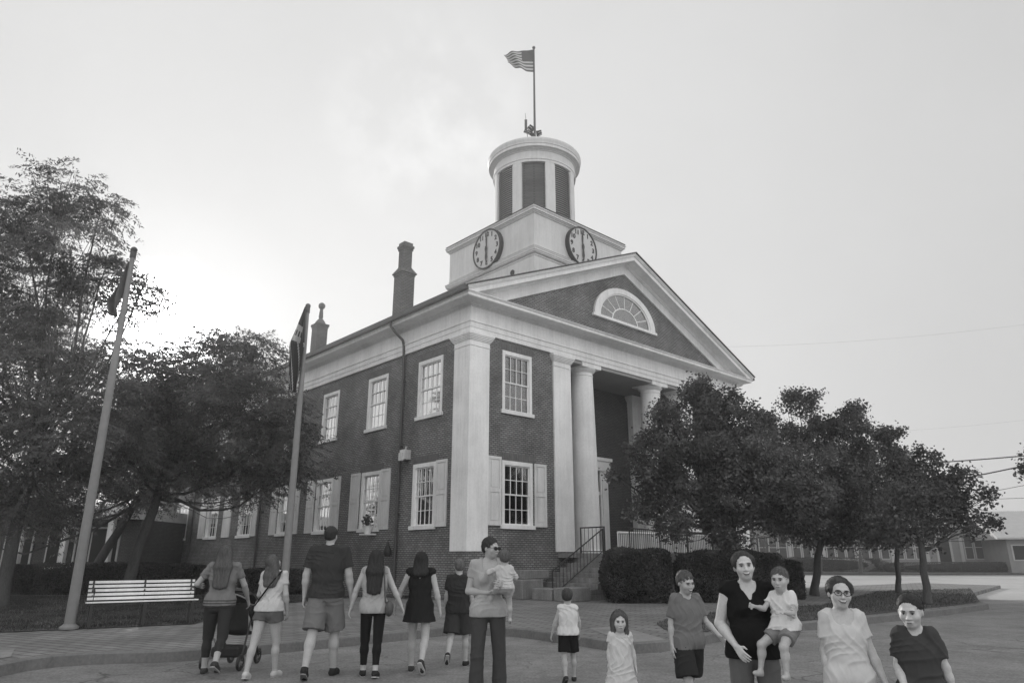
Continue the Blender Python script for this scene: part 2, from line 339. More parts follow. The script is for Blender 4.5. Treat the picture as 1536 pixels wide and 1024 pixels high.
def wall_grid(mb, m, a0, a1, z0, z1, holes, d=.08, dep=.22):
    As = sorted({a0, a1} | {h[0] for h in holes} | {h[1] for h in holes}); Zs = sorted({z0, z1} | {h[2] for h in holes} | {h[3] for h in holes})
    for i in range(len(As)-1):
        for j in range(len(Zs)-1):
            ca = (As[i]+As[i+1])/2; cz = (Zs[j]+Zs[j+1])/2
            if any(h[0] < ca < h[1] and h[2] < cz < h[3] for h in holes): continue
            mb.add([m(As[i], Zs[j], d), m(As[i+1], Zs[j], d), m(As[i+1], Zs[j+1], d), m(As[i], Zs[j+1], d)], [(0, 1, 2, 3)])
    for h in holes:
        c4 = [(h[0], h[2]), (h[1], h[2]), (h[1], h[3]), (h[0], h[3])]
        for k in range(4):
            p, q = c4[k], c4[(k+1) % 4]
            mb.add([m(*p, d), m(*q, d), m(*q, d+dep), m(*p, d+dep)], [(0, 1, 2, 3)])
def window(parent, m, a0, a1, z0, z1, blind=.5, seed=0, cols=4):
    """sash window: casing, sill, two sashes with glazing bars, panes, curtain"""
    rnd = random.Random(seed)
    mb = MB(); c = .13
    fbox(mb, m, a0, a0+c, z0+.14, z1, .06, .2); fbox(mb, m, a1-c, a1, z0+.14, z1, .06, .2)
    fbox(mb, m, a0+c, a1-c, z1-c-.02, z1, .063, .2)
    zi0, zi1 = z0+.14, z1-c-.02; ai0, ai1 = a0+c, a1-c; zm = (zi0+zi1)/2
    for (s0, s1, dd) in ((zi0, zm+.02, .15), (zm-.02, zi1, .12)):
        fbox(mb, m, ai0, ai0+.045, s0, s1, dd, dd+.04); fbox(mb, m, ai1-.045, ai1, s0, s1, dd, dd+.04)
        fbox(mb, m, ai0+.045, ai1-.045, s0, s0+.05, dd+.002, dd+.038); fbox(mb, m, ai0+.045, ai1-.045, s1-.045, s1, dd+.002, dd+.038)
        for k in range(1, cols):
            x = ai0 + .045 + (ai1-ai0-.09)*k/cols; fbox(mb, m, x-.013, x+.013, s0+.05, s1-.045, dd+.006, dd+.03)
        z = (s0+s1)/2; fbox(mb, m, ai0+.045, ai1-.045, z-.012, z+.012, dd+.004, dd+.032)
    wnd = mb.build('window', M['white'], parent)
    mb = MB(); fbox(mb, m, a0-.07, a1+.07, z0, z0+.137, .0, .2); mb.build('sill', M['white'], wnd)
    mb = MB(); fbox(mb, m, ai0+.03, ai1-.03, zi0+.02, zi1-.02, .172, .178); mb.build('pane', M['glass'], wnd)
    # curtain of soft folds, drawn back from the middle
    mb = MB(); n = 40; gap = rnd.uniform(.0, .18) if seed > 9 else .02
    for side in (0, 1):
        V = []; Fc = []
        for i in range(n+1):
            t = i/n
            for j, zz in enumerate((zi1-.03, zm, zi0+.02)):
                wd = (ai1-ai0)*.5*(1 - gap*(1.2 if j > 0 else .5)); a = (ai0 + t*wd) if side == 0 else (ai1 - t*wd)
                V.append(m(a, zz, .27+.03*math.sin(t*16+seed+j*.4)+.012*math.sin(t*37+j)))
        for i in range(n):
            for j in (0, 1): Fc.append((i*3+j, (i+1)*3+j, (i+1)*3+j+1, i*3+j+1))
        mb.add(V, Fc)
    mb.build('curtain', M['curtain'], wnd, smooth=True)
    mb = MB(); fbox(mb, m, a0+.02, a1-.02, z0+.02, z1-.02, .5, .52); mb.build('backing', M['darkvoid'], wnd)
    return wnd
def shutter(parent, m, a0, a1, z0, z1):
    mb = MB(); st = .09
    fbox(mb, m, a0, a0+st, z0, z1, .02, .07); fbox(mb, m, a1-st, a1, z0, z1, .02, .07)
    zs = [z0, z0+.5*(z1-z0), z1]
    for za, zb in ((z0, z0+.12), (zs[1]-.06, zs[1]+.06), (z1-.1, z1)): fbox(mb, m, a0+st, a1-st, za, zb, .022, .068)
    fbox(mb, m, a0+st, a1-st, z0+.12, z1-.1, .05, .064)
    for za, zb in ((z0+.18, zs[1]-.12), (zs[1]+.12, z1-.16)): fbox(mb, m, a0+st+.06, a1-st-.06, za, zb, .03, .0498)
    mb.build('shutter', M['shutter'], parent)
ZB, ZT = -.1, 9.36
# window tables: (a0, a1, z0, z1)
fw = [(1.63, 3.16, 6.55, 8.98), (1.63, 3.16, 2.43, 4.83), (15.2, 16.73, 6.55, 8.98), (15.2, 16.73, 2.43, 4.83)]
lw_low = [(1.95, 3.4, 1), (5.65, 7.15, 3), (9.6, 11.1, 3), (13.42, 14.95, 3), (18.1, 19.85, 1), (22.9, 24.7, 4), (28.0, 30.3, 0), (33.4, 36.0, 0)]
lw_up = [(1.7, 3.3), (5.5, 7.05), (9.6, 11.1), (13.4, 14.95), (18.1, 19.7), (22.9, 24.5), (28.0, 29.9), (33.4, 35.4)]
lh = [(a, b2, 2.43, 4.83) for a, b2, _ in lw_low] + [(a, b2, 6.5, 8.84) for a, b2 in lw_up]
mb = MB()
wall_grid(mb, Fm(), .3, 4.9, ZB, ZT, [(a, b2, c2, d2) for a, b2, c2, d2 in fw if a < 5])
wall_grid(mb, Fm(), 13.5, W_-.3, ZB, ZT, [(a, b2, c2, d2) for a, b2, c2, d2 in fw if a > 5])
wall_grid(mb, Lm(), .3, LD, ZB, ZT, lh)
mb.add([(W_-.08, .3, ZB), (W_-.08, LD, ZB), (W_-.08, LD, ZT), (W_-.08, .3, ZT)], [(0, 1, 2, 3)])
mb.add([(.3, LD, ZB), (W_-.08, LD, ZB), (W_-.08, LD, ZT), (.3, LD, ZT)], [(0, 1, 2, 3)])
mb.box(.03, .92, .03, .92, ZB, 1.655); mb.box(4.3, 5.33, .03, .9, ZB, 1.655); mb.box(13.07, 14.1, .03, .9, ZB, 1.655); mb.box(W_-.92, W_-.03, .03, .92, ZB, 1.655)
mb.build('wall', M['brick'], ch)
# flat brick arches over the openings
M['arch'] = surf('arch_brick_face', .13, .9, .3, 6)
def jack(par, m, a0, a1, z):
    mb = MB(); n = int((a1-a0+.3)/.085)
    for i in range(n):
        a = a0-.15+(a1-a0+.3)*i/n; fbox(mb, m, a, a+.075, z+.004, z+.28, .066, .1)
    mb.build('brick_arch', M['arch'], par)
# porch recess
mb = MB()
mb.box(4.9, 13.5, 2.62, 2.8, ZB, 9.36); mb.box(5.2, 5.3, .5, 2.62, ZB, 9.36); mb.box(13.1, 13.2, .5, 2.62, ZB, 9.36)
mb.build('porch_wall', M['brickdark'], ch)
mb = MB(); mb.box(4.4, 14.0, -.35, 2.62, 1.45, 1.62); mb.build('porch_floor', M['stone'], ch)
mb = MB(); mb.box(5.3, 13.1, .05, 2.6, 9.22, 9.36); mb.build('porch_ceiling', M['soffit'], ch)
mb = MB()
def pier(a0, a1, y0, y1, zt=9.36, zb=1.66):
    mb.box(a0, a1, y0, y1, zb, zt-.52)
    for z0, z1, o in ((zt-.52, zt-.49, .02), (zt-.49, zt-.31, .004), (zt-.31, zt-.27, .03), (zt-.27, zt-.22, .06), (zt-.22, zt-.17, .09), (zt-.17, zt-.12, .115), (zt-.12, zt-.003, .14)):
        mb.box(a0-o, a1+o, y0-o, y1+o, z0, z1)
for a0, a1, y0, y1 in ((0, .94, 0, .94), (4.33, 5.33, 0, .8), (13.07, 14.07, 0, .8), (W_-.94, W_, 0, .94)):
    pier(a0, a1, y0, y1); mb.build('pier', M['white'], ch, bevel=.008); mb = MB()
pier(12.3, 13.08, 2.3, 2.7, 9.2); mb.build('pilaster', M['white'], ch); mb = MB()
pier(5.32, 6.1, 2.3, 2.7, 9.2); mb.build('pilaster', M['white'], ch)
for cx in (6.7, 11.55):
    mb = MB(); prof = [(.62, 1.622), (.62, 1.72), (.58, 1.75)]
    for i in range(13):
        t = i/12; prof.append((.565-.1*t**1.6, 1.78+(8.85-1.78)*t))
    prof += [(.49, 8.86), (.49, 8.89), (.465, 8.9), (.465, 9.0), (.5, 9.03), (.56, 9.08), (.6, 9.14), (.61, 9.17)]
    mb.lathe(prof, (cx, .62, 0), 40); col = mb.build('column', M['white'], ch, smooth=True)
    mb = MB(); mb.box(cx-.6, cx+.6, .02, 1.22, 9.17, 9.358); mb.build('abacus', M['white'], col)
# doorway in the porch
mb = MB()
for a0, a1 in ((7.75, 8.1), (10.0, 10.4)): mb.box(a0, a1, 2.48, 2.64, 1.62, 5.3)
mb.box(7.6, 10.55, 2.42, 2.64, 5.3, 5.75); mb.box(7.5, 10.65, 2.36, 2.64, 5.75, 5.9)
for a in (8.1, 8.95, 9.9): mb.box(a, a+.1, 2.52, 2.64, 1.62, 5.3)
mb.box(8.2, 9.9, 2.55, 2.64, 4.2, 4.35)
ds = mb.build('door_surround', M['white'], ch)
mb = MB()
for a0 in (8.2, 9.06): mb.box(a0, a0+.74, 2.6, 2.645, 1.64, 4.2)
mb.build('door', M['whiteold'], ch); mb = MB(); mb.box(8.2, 9.9, 2.6, 2.63, 4.35, 5.3); mb.build('transom', M['glass'], ch)
for k, (a, b2, c2, d2) in enumerate(fw): jack(window(ch, Fm(), a, b2, c2, d2, seed=k), Fm(), a, b2, d2)
for a, b2, c2, d2 in fw:
    if c2 < 4: shutter(ch, Fm(), a-.68, a-.06, c2+.1, d2+.1); shutter(ch, Fm(), b2+.08, b2+.7, c2+.1, d2)
for k, (a, b2, t) in enumerate(lw_low):
    wn = window(ch, Lm(), a, b2, 2.43, 4.83, seed=30+k, cols=4 if t else 3); jack(wn, Lm(), a, b2, 4.83)
    if t in (1, 3): shutter(ch, Lm(), a-.72, a-.06, 2.5, 4.85)
    if t == 3: shutter(ch, Lm(), b2+.1, b2+.82, 2.5, 4.85)
    if t == 4: shutter(ch, Lm(), a-2.0, a-.9, 2.5, 4.85); shutter(ch, Lm(), b2+.1, b2+1.1, 2.5, 4.85)
for k, (a, b2) in enumerate(lw_up): jack(window(ch, Lm(), a, b2, 6.5, 8.84, seed=50+k), Lm(), a, b2, 8.84)
# entablature: stacked bands round the whole building
mb = MB()
for z0, z1, o in ((9.36, 9.54, .012), (9.54, 9.74, .035), (9.74, 9.79, .07), (9.79, 10.33, .022), (10.33, 10.355, .07), (10.355, 10.38, .03), (10.38, 10.42, .1),
                  (10.42, 10.44, .16), (10.44, 10.455, .6), (10.455, 10.57, .64), (10.57, 10.6, .67), (10.6, 10.625, .7)):
    mb.box(-o, W_+o, -o, LD+o, z0, z1)
mb.build('entablature', M['white'], ch)
AP = 15.02; SL = (AP-10.78)/(W_/2+.66)
def chev(mb, top_off, th, y0, y1, o=.66, base=10.62):
    cx = W_/2; xs = -o
    zt = lambda x: AP + top_off - SL*abs(x-cx)
    def side(s):
        P = []
        X0 = cx - s*(cx+o)
        zb0 = max(zt(X0)-th, base)
        # lower line meets base plane where?
        xb = cx - s*(AP+top_off-th-base)/SL if zt(X0)-th < base else X0
        P = [(X0, base if zt(X0) > base else zt(X0)), (X0, zt(X0)), (cx, AP+top_off), (cx, AP+top_off-th), (xb, base)]
        if xb == X0: P = [(X0, zt(X0)-th), (X0, zt(X0)), (cx, AP+top_off), (cx, AP+top_off-th)]
        if s < 0: P = P[::-1]
        return P
    for s in (1, -1): mb.prism(side(s), y0, y1)
mb = MB()
chev(mb, 0, .06, -.74, .5, .72); chev(mb, -.06, .06, -.7, .5, .69); chev(mb, -.12, .2, -.64, .5); chev(mb, -.32, .06, -.16, .5); chev(mb, -.38, .035, -.11, .5); chev(mb, -.415, .42, -.03, .5)
mb.build('raking_cornice', M['white'], ch)
mb = MB(); zb_ = 10.63; mb.prism([(.25, zb_), (W_-.25, zb_), (W_/2, AP-.5)], .06, .45); mb.build('tympanum', M['brick'], ch)
# fanlight
mb = MB(); cx, zc, aw, ah = 9.17, 11.75, 2.2, 1.62; n = 36
def arc(mb, r0, r1, y0, y1, aw=aw, ah=ah, k0=0, k1=None, n=n):
    k1 = n if k1 is None else k1
    for k in range(k0, k1):
        P = []
        for w_ in (PI*k/n, PI*(k+1)/n):
            for r_ in (r0, r1): P.append((cx+math.cos(w_)*(aw*r_), zc+math.sin(w_)*(ah*r_)))
        V = [(p[0], y, p[1]) for y in (y0, y1) for p in P]
        mb.add(V, [(0,1,3,2),(4,6,7,5),(0,2,6,4),(1,5,7,3)])
arc(mb, .84, 1.0, -.04, .08); arc(mb, .8, .84, .0, .078); arc(mb, .4, .43, .03, .075)
for k in range(1, 8):
    w_ = PI*k/8; d_ = Vector((math.cos(w_)*aw, 0, math.sin(w_)*ah)); p0 = d_*.43; p1 = d_*.8; nn = Vector((-d_.z, 0, d_.x)).normalized()*.018
    V = [Vector((cx, y, zc))+p+q for y in (.032, .072) for p in (p0, p1) for q in (nn, -nn)]
    mb.add(V, [(0,1,3,2),(4,6,7,5),(0,2,6,4),(1,5,7,3)])
mb.box(cx-aw-.1, cx+aw+.1, -.06, .08, zc-.12, zc)
fan = mb.build('fanlight', M['white'], ch)
mb = MB(); P = [(cx+math.cos(PI*k/n)*aw*.82, zc+math.sin(PI*k/n)*ah*.82) for k in range(n+1)]; mb.add([(x, .045, z) for x, z in P], [tuple(range(n+1))]); mb.build('pane', M['glass'], fan)
mb = MB(); mb.add([(x, .055, z) for x, z in P], [tuple(range(n+1))]); mb.build('backing', surf('dusty_fanlight_lining', .22, .8, .2, 2), fan)  # even mid-grey sheet behind the fanlight pane
# roof and gutters
mb = MB()
for s in (1, -1):
    cx_ = W_/2; x0 = cx_-s*(cx_+.78); z0 = AP+.02-SL*(cx_+.78)
    mb.prism([(x0, z0), (cx_, AP+.02), (cx_, AP+.06), (x0, z0+.04)][::s], -.8, LD+.8)
mb.build('roof', M['slate'], ch)
mb = MB()
for x0, x1 in ((-.86, -.68), (W_+.68, W_+.86)): mb.box(x0, x1, -.7, LD+.7, 10.6, 10.78)
mb.build('gutter', M['gutter'], ch)
mb = MB(); mb.box(-.67, W_+.67, LD+.1, LD+.5, 10.62, 10.7); mb.prism([(0, 10.6), (W_, 10.6), (W_/2, AP-.05)], LD-.3, LD+.1); mb.build('rear_gable', M['brick'], ch)
for u in (4.24, 16.97, 26.9, 37.9):
    mb = MB(); mb.tube([(-.76, u, 10.6), (-.74, u, 10.42), (-.5, u, 10.2), (-.14, u, 9.95), (-.08, u, 9.75), (-.05, u, 9.3), (-.02, u, 8.5), (-.02, u, .2)], .055, 10)
    for z in (8.2, 5.6, 3.0): mb.box(-.09, .07, u-.08, u+.08, z, z+.05)
    mb.build('downpipe', M['gutter'], ch, smooth=True)
# tower
T0x, T1x, T0y, T1y = 5.9, 12.5, 2.65, 9.25
mb = MB(); mb.box(T0x-.02, T1x+.02, T0y-.02, T1y+.02, 11.0, 15.1); mb.box(T0x, T1x, T0y, T1y, 15.1, 17.38)
tw = mb.build('tower_base', M['tower'], ch)
mb = MB()
for z0, z1, o in ((15.08, 15.12, .05), (15.2, 15.24, .08), (15.24, 15.32, .12), (15.32, 15.42, .15), (15.42, 15.46, .17), (15.46, 15.52, .08), (15.6, 15.62, .03),
                  (17.3, 17.36, .05), (17.36, 17.42, .1), (17.42, 17.54, .16), (17.54, 17.6, .2), (17.6, 17.66, .02)): mb.box(T0x-o, T1x+o, T0y-o, T1y+o, z0, z1)
# sloping lower trim on the left face
for (a0, a1, z) in ((T0y-.03, T1y, 14.96),): pass
mb.build('tower_trim', M['tower'], ch)
mb = MB(); mb.box(T0x-.18, T1x+.18, T0y-.18, T1y+.18, 17.662, 17.69); mb.build('tower_flashing', M['gutter'], ch)
mb = MB(); mb.tube([(T0x-.06, 4.14, 14.62), (T0x+.1, 4.14, 14.62)], .14, 16); mb.build('vent_hole', M['black'], ch, smooth=True)
TC = (9.2, 5.95); DR = 2.27
def ringp(mb, r, prof_, n=64): mb.lathe([(r+o, z) for o, z in prof_], (TC[0], TC[1], 0), n, cap=True)
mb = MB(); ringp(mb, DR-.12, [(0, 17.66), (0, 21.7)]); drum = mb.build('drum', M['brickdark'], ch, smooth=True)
def arcblock(mb, r0, r1, a0, a1, z0, z1, n=6):
    P = [(r, a0+(a1-a0)*k/n) for r in (r0, r1) for k in range(n+1)]
    V = [(TC[0]+r*math.cos(w_), TC[1]+r*math.sin(w_), z) for z in (z0, z1) for r, w_ in P]; q = n+1; h = 2*q; Fc = []
    for k in range(n):
        Fc += [(k, q+k, q+k+1, k+1), (h+k, h+k+1, h+q+k+1, h+q+k), (k, k+1, h+k+1, h+k), (q+k, h+q+k, h+q+k+1, q+k+1)]
    Fc += [(0, h, h+q, q), (n, q+n, h+q+n, h+n)]
    mb.add(V, Fc)
for k in range(8):
    c0 = R(225 + 45*k)
    for s in (-1, 1):
        w_ = c0 + s*R(22.5) - s*R(0)
    w0 = c0 + R(15.5); mb = MB(); arcblock(mb, DR-.13, DR+.02, w0, w0+R(12), 17.66, 21.6); mb.build('drum_pilaster', M['tower'], ch)
    if k % 2:
        mb = MB(); nl = 24
        arcblock(mb, DR-.12, DR-.02, c0-R(17), c0-R(15), 17.66, 21.6, 2); arcblock(mb, DR-.12, DR-.02, c0+R(14), c0+R(15.5), 17.66, 21.6, 2)
        lv = mb.build('louver_panel', M['tower'], ch); mb = MB()
        for j in range(nl):
            z = 18.5+ (21.5-18.5)*j/nl; n = 8; V = []
            for (r, zz) in ((DR-.1, z+.1), (DR-.015, z), (DR-.015, z+.02), (DR-.1, z+.12)):
                for i in range(n+1):
                    w_ = c0-R(15)+R(29)*i/n; V.append((TC[0]+r*math.cos(w_), TC[1]+r*math.sin(w_), zz))
            mb.add(V, [(a*(n+1)+i, a*(n+1)+i+1, ((a+1) % 4)*(n+1)+i+1, ((a+1) % 4)*(n+1)+i) for a in range(4) for i in range(n)])
        mb.build('louver_slats', M['louver'], lv); mb = MB(); arcblock(mb, DR-.125, DR-.115, c0-R(15.5), c0+R(14.5), 17.66, 21.6); mb.build('louver_void', M['black'], lv)
    else:
        w0 = c0-R(27.5)
mb = MB()
for k in range(8):
    c0 = R(225+45*k); arcblock(mb, DR-.128, DR+.018, c0-R(27), c0-R(16.8), 17.66, 21.6)
mb.build('drum_frame', M['tower'], ch)
mb = MB(); ringp(mb, DR, [(-.1, 21.58), (.03, 21.58), (.03, 21.72), (.06, 21.73), (.06, 21.86), (.02, 21.87), (.02, 22.22), (.07, 22.24), (.07, 22.27), (.16, 22.3), (.16, 22.32), (.3, 22.36), (.3, 22.52), (.33, 22.54), (.33, 22.62), (.37, 22.7), (.38, 22.82), (.36, 22.86), (.3, 22.88)], 96)
mb.build('drum_cornice', M['tower'], ch, smooth=True)
mb = MB(); mb.lathe([(2.58, 22.86), (2.2, 23.05), (1.5, 23.28), (.7, 23.42), (.0, 23.46)], (TC[0], TC[1], 0), 64); mb.build('dome', M['gutter'], ch, smooth=True)
# clocks
def digits(txt, size):
    cu = bpy.data.curves.new('numeral', 'FONT'); cu.body = txt; cu.size = size; cu.align_x = 'CENTER'; cu.align_y = 'CENTER'; cu.extrude = .012; cu.offset = .008
    o = bpy.data.objects.new('tmp', cu); COL.objects.link(o); bpy.context.view_layer.update()
    me = o.evaluated_get(bpy.context.evaluated_depsgraph_get()).to_mesh()
    V = [v.co.copy() for v in me.vertices]; Fc = [tuple(p.vertices) for p in me.polygons]
    o.to_mesh_clear(); bpy.data.objects.remove(o); return V, Fc
DG = [digits(str(i), .34) for i in range(1, 13)]
def clock(m, a, z, sgn, word):
    root = empty('clock'); root.parent = ch
    def P(da, dz, d): return m(a+da, z+dz, d-.14)
    mb = MB(); n = 48
    def disc(mb, r, d0, d1):
        V = [P(r*math.cos(2*PI*k/n), r*math.sin(2*PI*k/n), d) for d in (d0, d1) for k in range(n)]
        mb.add(V, [tuple(range(n)), tuple(range(n, 2*n))] + [(k, n+k, n+(k+1) % n, (k+1) % n) for k in range(n)])
    disc(mb, 1.0, -.06, .13); face = mb.build('clock_face', M['clockface'], ch)
    mb = MB(); V = []
    for r, d in ((1.0, -.1), (1.07, -.1), (1.07, .14), (1.0, .14)): V += [P(r*math.cos(2*PI*k/n), r*math.sin(2*PI*k/n), d) for k in range(n)]
    mb.add(V, [(q*n+k, q*n+(k+1) % n, ((q+1) % 4)*n+(k+1) % n, ((q+1) % 4)*n+k) for q in range(4) for k in range(n)])
    mb.build('rim', M['black'], face, smooth=False)
    for i in range(12):
        mb = MB(); w_ = PI/2 - (i+1)*PI/6; V, Fc = DG[i]; ox, oz = .8*math.cos(w_), .8*math.sin(w_)
        mb.add([P(sgn*(v.x+ox), v.y+oz, -.072-v.z) for v in V], Fc); mb.build('numeral', M['black'], face)
    mb = MB()
    def hand(w_, l, wd, d):
        u_ = (math.cos(w_), math.sin(w_)); n_ = (-u_[1], u_[0])
        pts = [(-.15, wd*.6), (.0, wd), (l*.25, wd*.55), (l*.6, wd*.9), (l, .012)]
        poly = [(u_[0]*t+n_[0]*h, u_[1]*t+n_[1]*h) for t, h in pts] + [(u_[0]*t-n_[0]*h, u_[1]*t-n_[1]*h) for t, h in pts[::-1]]
        q = len(poly); V = [P(sgn*x, y, dd) for dd in (d, d-.015) for x, y in poly]
        mb.add(V, [tuple(range(q)), tuple(range(q, 2*q))] + [(k, (k+1) % q, q+(k+1) % q, q+k) for k in range(q)])
    hand(R(91), .88, .06, -.09); hand(R(-89), .78, .09, -.11)
    mb.build('hands', M['black'], face); bpy.data.objects.remove(root)
clock(Fm(T0y), 9.12, 16.42, 1, 'front'); clock(Lm(T0x), 5.9, 16.42, -1, 'side')
# chimneys
def chimney(cx, cy, w, zb, z1, z2, z3, finial=False):
    mb = MB()
    def sq(z0, z1, h, hy=None): hy = hy or h; mb.box(cx-h, cx+h, cy-hy, cy+hy, z0, z1)
    sq(zb, z1, w); sq(z1, z1+.1, w*1.08)
    if not finial:
        sq(zb, zb+1.1, w*1.12)
        for i in range(5): sq(z1+.1+i*.07, z1+.17+i*.07, w*(1.22-.12*i))
        sq(z1+.45, z2, w*.66); sq(z2, z2+.12, w*.76); sq(z2+.12, z2+.24, w*.86); sq(z2+.24, z3, w*.7)
    else:
        sq(z1+.1, z1+.22, w*1.18)
    c_ = mb.build('chimney', M['chimbrick'], ch)
    if finial:
        mb = MB(); mb.lathe([(w*1.05, z1+.22), (w*.8, z1+.4), (w*.3, z1+.6), (.13, z1+.68), (.09, z3-.2), (.0, z3-.15)], (cx, cy, 0), 16); mb.sphere((cx, cy, z3), .2); mb.build('finial', M['gutter'], c_, smooth=True)
chimney(1.9, 7.5, .35, 11.0, 14.3, 15.65, 16.05)
chimney(1.9, 15.9, .32, 11.0, 13.75, 0, 15.1, True)
chimney(W_-1.9, 15.8, .62, 11.0, 14.3, 15.7, 16.2)
# fixtures on the left wall (things of their own)
def bobj(name, mb, mat, label, cat, smooth=False):
    o = mb.build(name, mat, None, smooth); o.location = (OX, OY, 0); o.rotation_euler = (0, 0, CR); return tag(o, label, cat)
mb = MB(); mb.box(-.22, .08, 3.62, 3.95, 5.05, 5.42); mb.box(-.3, -.22, 3.66, 3.9, 5.0, 5.3); mb.tube([(-.05, 3.78, 5.4), (-.05, 3.78, 5.55), (.06, 3.78, 5.55)], .03, 8)
bobj('alarm_box', mb, M['whiteold'], 'small pale alarm box fixed on the brick beside the black downpipe', 'alarm box')
mb = MB(); mb.lathe([(.02, 2.02), (.05, 1.95), (.15, 1.72), (.16, 1.62), (.1, 1.5), (.0, 1.47)], (-.18, 4.06+.45, 0), 14); mb.tube([(-.18, 4.51, 1.95), (-.18, 4.51, 2.08), (.08, 4.51, 2.08)], .02, 6)
bobj('wall_lantern', mb, M['black'], 'dark drop shaped lantern on the brick wall low beside the downpipe', 'wall lamp', True)
pt = empty('window_planter', (OX, OY, 0), CR); tag(pt, 'white planter holding a dark bushy plant below the second ground floor side window', 'planter')
mb = MB(); mb.box(-.42, .06, 5.75, 6.25, 2.3, 2.36); mb.lathe([(.12, 2.36), (.19, 2.62), (.22, 2.64), (.2, 2.65)], (-.2, 6.0, 0), 14); mb.build('pot', M['white'], pt)
mb = MB(); rr = random.Random(3)
for i in range(160):
    d_ = Vector((rr.gauss(0, 1), rr.gauss(0, 1), rr.gauss(0, 1))).normalized()*rr.uniform(.08, .24); c_ = Vector((-.2, 6.0, 2.85))+d_
    a = Vector((rr.gauss(0, 1), rr.gauss(0, 1), rr.gauss(0, 1))).normalized()*.06; b2 = Vector((rr.gauss(0, 1), rr.gauss(0, 1), rr.gauss(0, 1))).normalized()*.04
    mb.add([c_-a, c_-b2, c_+a, c_+b2], [(0, 1, 2, 3)])
mb.build('plant', M['hedge'], pt)
# stairs, ramp, railings
st = empty('stone_steps', (OX, OY, 0), CR); tag(st, 'stone steps rising along the front to the portico landing', 'steps')
x0s = 2.7; ns = 9; rise = (1.6-.14)/ns; run = .34
for i in range(ns):
    mb = MB(); mb.box(x0s+i*run, 6.9+.0, -2.75+.0015*i, -.02-.0015*i, .14+i*rise, .14+(i+1)*rise); mb.build('step', M['stone'], st, bevel=.012)
mb = MB(); mb.box(1.75, 2.68, -3.05, -2.3, .14, .55); mb.box(1.75, 2.3, -2.2, -1.3, .14, .5); mb.box(1.6, 2.6, -1.0, -.1, .14, .75); mb.box(2.0, 3.4, -.5, -.1, .75, 1.05)
mb.build('cheek_block', M['stone'], st, bevel=.02)
mb = MB(); mb.box(5.8, 9.0, -2.7, -.1, .1, 1.598); mb.add([(9.0, -2.7, .1), (17, -2.7, .1), (17, -1.0, .1), (9, -1.0, .1), (9.0, -2.7, 1.6), (17, -2.7, 1.35), (17, -1.0, 1.35), (9, -1.0, 1.6)], [(0,3,2,1),(4,5,6,7),(0,1,5,4),(1,2,6,5),(2,3,7,6),(3,0,4,7)])
mb.build('landing', M['walkconc'], st)
def railing(p0, p1, h, n, label, name='iron_railing', posts=(0., 1.), mat=None, r=.011, hand=.025):
    p0 = Vector(p0); p1 = Vector(p1); up = Vector((0, 0, h)); o = Vector((0, 0, .08))
    rt = empty(name, (OX, OY, 0), CR); tag(rt, label, 'railing', )
    mb = MB(); mb.tube([p0+up, p1+up], hand, 8); mb.build('handrail', mat or M['iron'], rt); mb = MB(); mb.tube([p0+o, p1+o], .016, 6); mb.build('bottom_rail', mat or M['iron'], rt)
    mb = MB()
    for i in range(1, n): p = p0.lerp(p1, i/n); mb.tube([p+o, p+up], r, 6, False)
    mb.build('balusters', mat or M['iron'], rt)
    for t in posts: mb = MB(); p = p0.lerp(p1, t); mb.tube([p, p+up*1.02], .028, 8); mb.build('post', mat or M['iron'], rt)
    return rt
railing((2.66, -1.37, .16), (5.36, -1.37, 1.62), .86, 15, 'black iron stair railing climbing beside the stone steps')
railing((5.45, -1.37, 1.6), (5.5, -.15, 1.6), .95, 6, 'short black rail across the head of the steps')
railing((6.9, -1.4, 1.62), (16.5, -1.4, 1.4), .92, 76, 'long black iron railing along the ramp behind the hedges', posts=(0, .2, .4, .6, .8, 1.))
railing((7.6, -.25, 1.62), (14.5, -.25, 1.62), .8, 60, 'white balustrade between the portico columns behind the black ramp railing', 'balustrade', mat=M['white'], r=.025, hand=.05, posts=(0, .33, .66, 1))
# roof-top flags
def cloth(name, nu, nv, fn, mats, idx, parent=None, loc=None):
    V = [fn(i/nu, j/nv) for i in range(nu+1) for j in range(nv+1)]
    Fc = [(i*(nv+1)+j, (i+1)*(nv+1)+j, (i+1)*(nv+1)+j+1, i*(nv+1)+j+1) for i in range(nu) for j in range(nv)]
    o = mesh_obj(name, V, Fc, mats[0], parent, True, loc, mats, [idx(i, j) for i in range(nu) for j in range(nv)])
    sd = o.modifiers.new('thick', 'SOLIDIFY'); sd.thickness = .008
    return o
clothm = [surf('flag_dark_cloth', .06, .9, .1, 3), surf('flag_pale_cloth', .55, .9, .08, 3), surf('flag_mid_cloth', .16, .9, .1, 3)]
for m_ in clothm:
    nt = m_.node_tree; b = [n for n in nt.nodes if n.type == 'BSDF_PRINCIPLED'][0]; out = [n for n in nt.nodes if n.type == 'OUTPUT_MATERIAL'][0]
    t = nt.nodes.new('ShaderNodeBsdfTranslucent'); src = b.inputs['Base Color'].links[0].from_socket; nt.links.new(src, t.inputs[0])
    ms = nt.nodes.new('ShaderNodeMixShader'); ms.inputs[0].default_value = .4; nt.links.new(b.outputs[0], ms.inputs[1]); nt.links.new(t.outputs[0], ms.inputs[2]); nt.links.new(ms.outputs[0], out.inputs[0])
tp = b2w(TC[0], TC[1]+.0, 0)
fp = empty('roof_flagpole', (tp.x+.05, tp.y, 23.4)); tag(fp, 'thin dark flagpole standing on top of the clock tower dome', 'flagpole')
mb = MB(); mb.tube([(0, 0, 0), (0, 0, 7.3)], [.075, .05], 10); mb.lathe([(.2, 0), (.16, .15), (.08, .3)], n=16); mb.build('pole', M['gutter'], fp, smooth=True)
